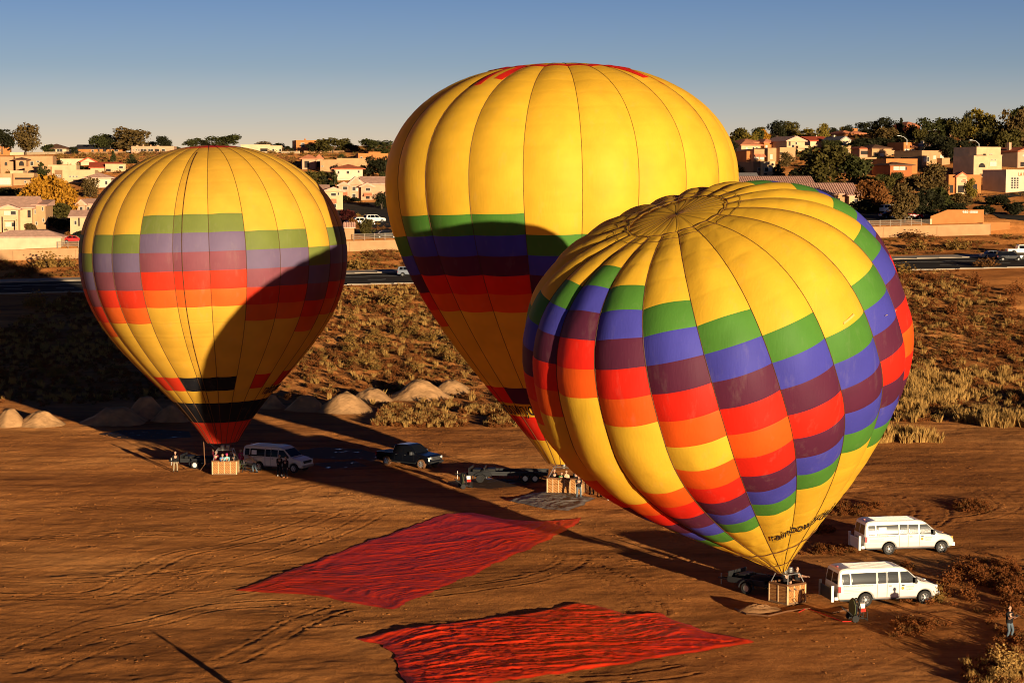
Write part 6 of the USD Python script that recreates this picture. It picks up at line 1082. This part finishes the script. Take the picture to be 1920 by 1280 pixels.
# clods and pebbles on the bare lot
def clod(seed):
    m = trimesh.creation.icosphere(1, 1.0); v = m.vertices * (1 + .55 * (meshkit.noise(m.vertices * 1.6 + seed * 5.3, seed) - .5))[:, None]; return v * [1, .8, .55], m.faces
N_ = 60000; X, Y = g_.uniform(-62, 40, N_), g_.uniform(90, 215, N_); nn = meshkit.fbm(np.stack([X*.10, Y*.16, 0*X], -1), 4, 131); dT, _ = ttree.query(np.stack([X, Y], -1))
k = (g_.uniform(0, 1, N_) < .05 + .5*sstep((nn - .52)/.14) + .16*np.exp(-((dT - .35)/.3)**2)) & (np.abs(project(np.stack([X, Y, 0*X], -1))[:, 0] - 960) < 1010)
X, Y = X[k], Y[k]; pi = UsdGeom.PointInstancer.Define(stage, '/World/dirt_clods'); tag(pi.GetPrim(), 'small dirt clods and pebbles strewn over the bare lot', 'dirt clods', kind='stuff')
tg = [part(pi.GetPrim(), 'clod', clod(i_), ground_m, True).GetPath() for i_ in (1, 2, 3)]; n_ = len(X)
pi.CreatePrototypesRel().SetTargets(tg); pi.CreateProtoIndicesAttr(Vt.IntArray.FromNumpy((np.arange(n_) % 3).astype(np.int32))); pi.CreatePositionsAttr(Vt.Vec3fArray.FromNumpy(np.c_[X, Y, _gi((Y, X))].astype(np.float32)))
sc = .02 + .048*g_.uniform(0, 1, n_)**3.5; pi.CreateScalesAttr(Vt.Vec3fArray.FromNumpy(np.c_[sc*g_.uniform(.8, 1.7, n_), sc*g_.uniform(.8, 1.7, n_), sc].astype(np.float32)))
# larger single shrubs
SHR = {}
def shrub(px, py, wpx, hpx, kind, label, group):
    p = spot(px, py); s = scale_at(p); k = (kind, R.randrange(2)); sc = (wpx/s, wpx/s, hpx/s/.75)
    if k in SHR: return copy_of(SHR[k], label, p, R.uniform(0, 360), sc, group)
    t = thing('shrub', label, 'shrub', p, R.uniform(0, 360), sc, group); part(t, 'stems', MB().cyl((0, 0, -.05), (.05, .02, .4), .03, 5).cyl((0, 0, 0), (-.12, .05, .4), .02, 5), bark); part(t, 'foliage', shrub_mesh(420, 50 + len(SHR), .055), SM[kind]); SHR[k] = t; return t
for a in [(68, 575, 40, 26, 'sage', 'grey green shrub below the road at the far left', 'large single shrubs'), (250, 480, 46, 22, 'sage', 'x', 'x')][:1]: shrub(*a)
for px, py, w_, h_, kd, lb in ((88, 503, 46, 26, 'sage', 'grey green shrub on the bank above the road, left'), (60, 512, 30, 16, 'brown', 'brown shrub left of the grey green one on the left bank'), (128, 500, 34, 18, 'sage', 'shrub on the left bank beside the balloon'), (672, 506, 46, 26, 'sage', 'large shrub on the bank between the two balloons'), (700, 486, 26, 12, 'brown', 'small shrub higher on the bank between the balloons'), (1720, 468, 40, 18, 'sage', 'grey green shrub on the bank under the orange wall, left'), (1795, 468, 44, 20, 'sage', 'grey green shrub on the bank under the orange wall, right'), (1710, 446, 50, 12, 'brown', 'dark low shrub against the right retaining wall'), (735, 572, 50, 26, 'sage', 'grey green shrub below the road beside the middle balloon'), (805, 640, 34, 22, 'sage', 'pale shrub at the left edge of the middle balloon cone'), (1690, 515, 50, 20, 'sage', 'shrub below the road right of the leaning balloon'), (1850, 500, 46, 16, 'brown', 'dark shrub on the road edge before the black car'), (1775, 640, 26, 14, 'sage', 'pale round shrub in the red scrub, right'), (1760, 1128, 24, 30, 'sage', 'pale green shrub touching the nose of the nearest van')): shrub(px, py, w_, h_, kd, lb, 'large single shrubs')
def spread(n, x0, x1, y0, y1, kd, wr, lab, grp, seed):
    g2 = random.Random(seed)
    for _ in range(n): 
        x, y = g2.uniform(x0, x1), g2.uniform(y0, y1); w_ = g2.uniform(*wr); shrub(x, y, w_, w_*g2.uniform(.5, .8), kd, lab, grp)
spread(26, 650, 900, 570, 700, 'sage', (14, 30), 'small grey green shrub on the brown slope between the balloons', 'grey green shrubs between the balloons', 1)
spread(22, 1690, 1915, 520, 700, 'rust', (14, 30), 'small rust red shrub on the slope right of the leaning balloon', 'rust shrubs at the right', 2)
spread(14, 10, 160, 570, 720, 'sage', (14, 26), 'small shrub on the shaded slope at the left', 'shrubs in the left balloon shade', 3)
spread(18, 1770, 1915, 1060, 1150, 'rust', (18, 36), 'rust red shrub right of the parked vans', 'rust shrubs by the vans', 4)
spread(9, 1860, 1915, 1235, 1278, 'straw', (20, 40), 'dry straw coloured shrub in the lower right corner', 'straw shrubs in the corner', 5)
person('person standing at the bottom edge left, throwing the long shadow on the dirt', spot(542, 1362), 150, 1.75, top='charcoal', trousers='jeans', hair='brown')
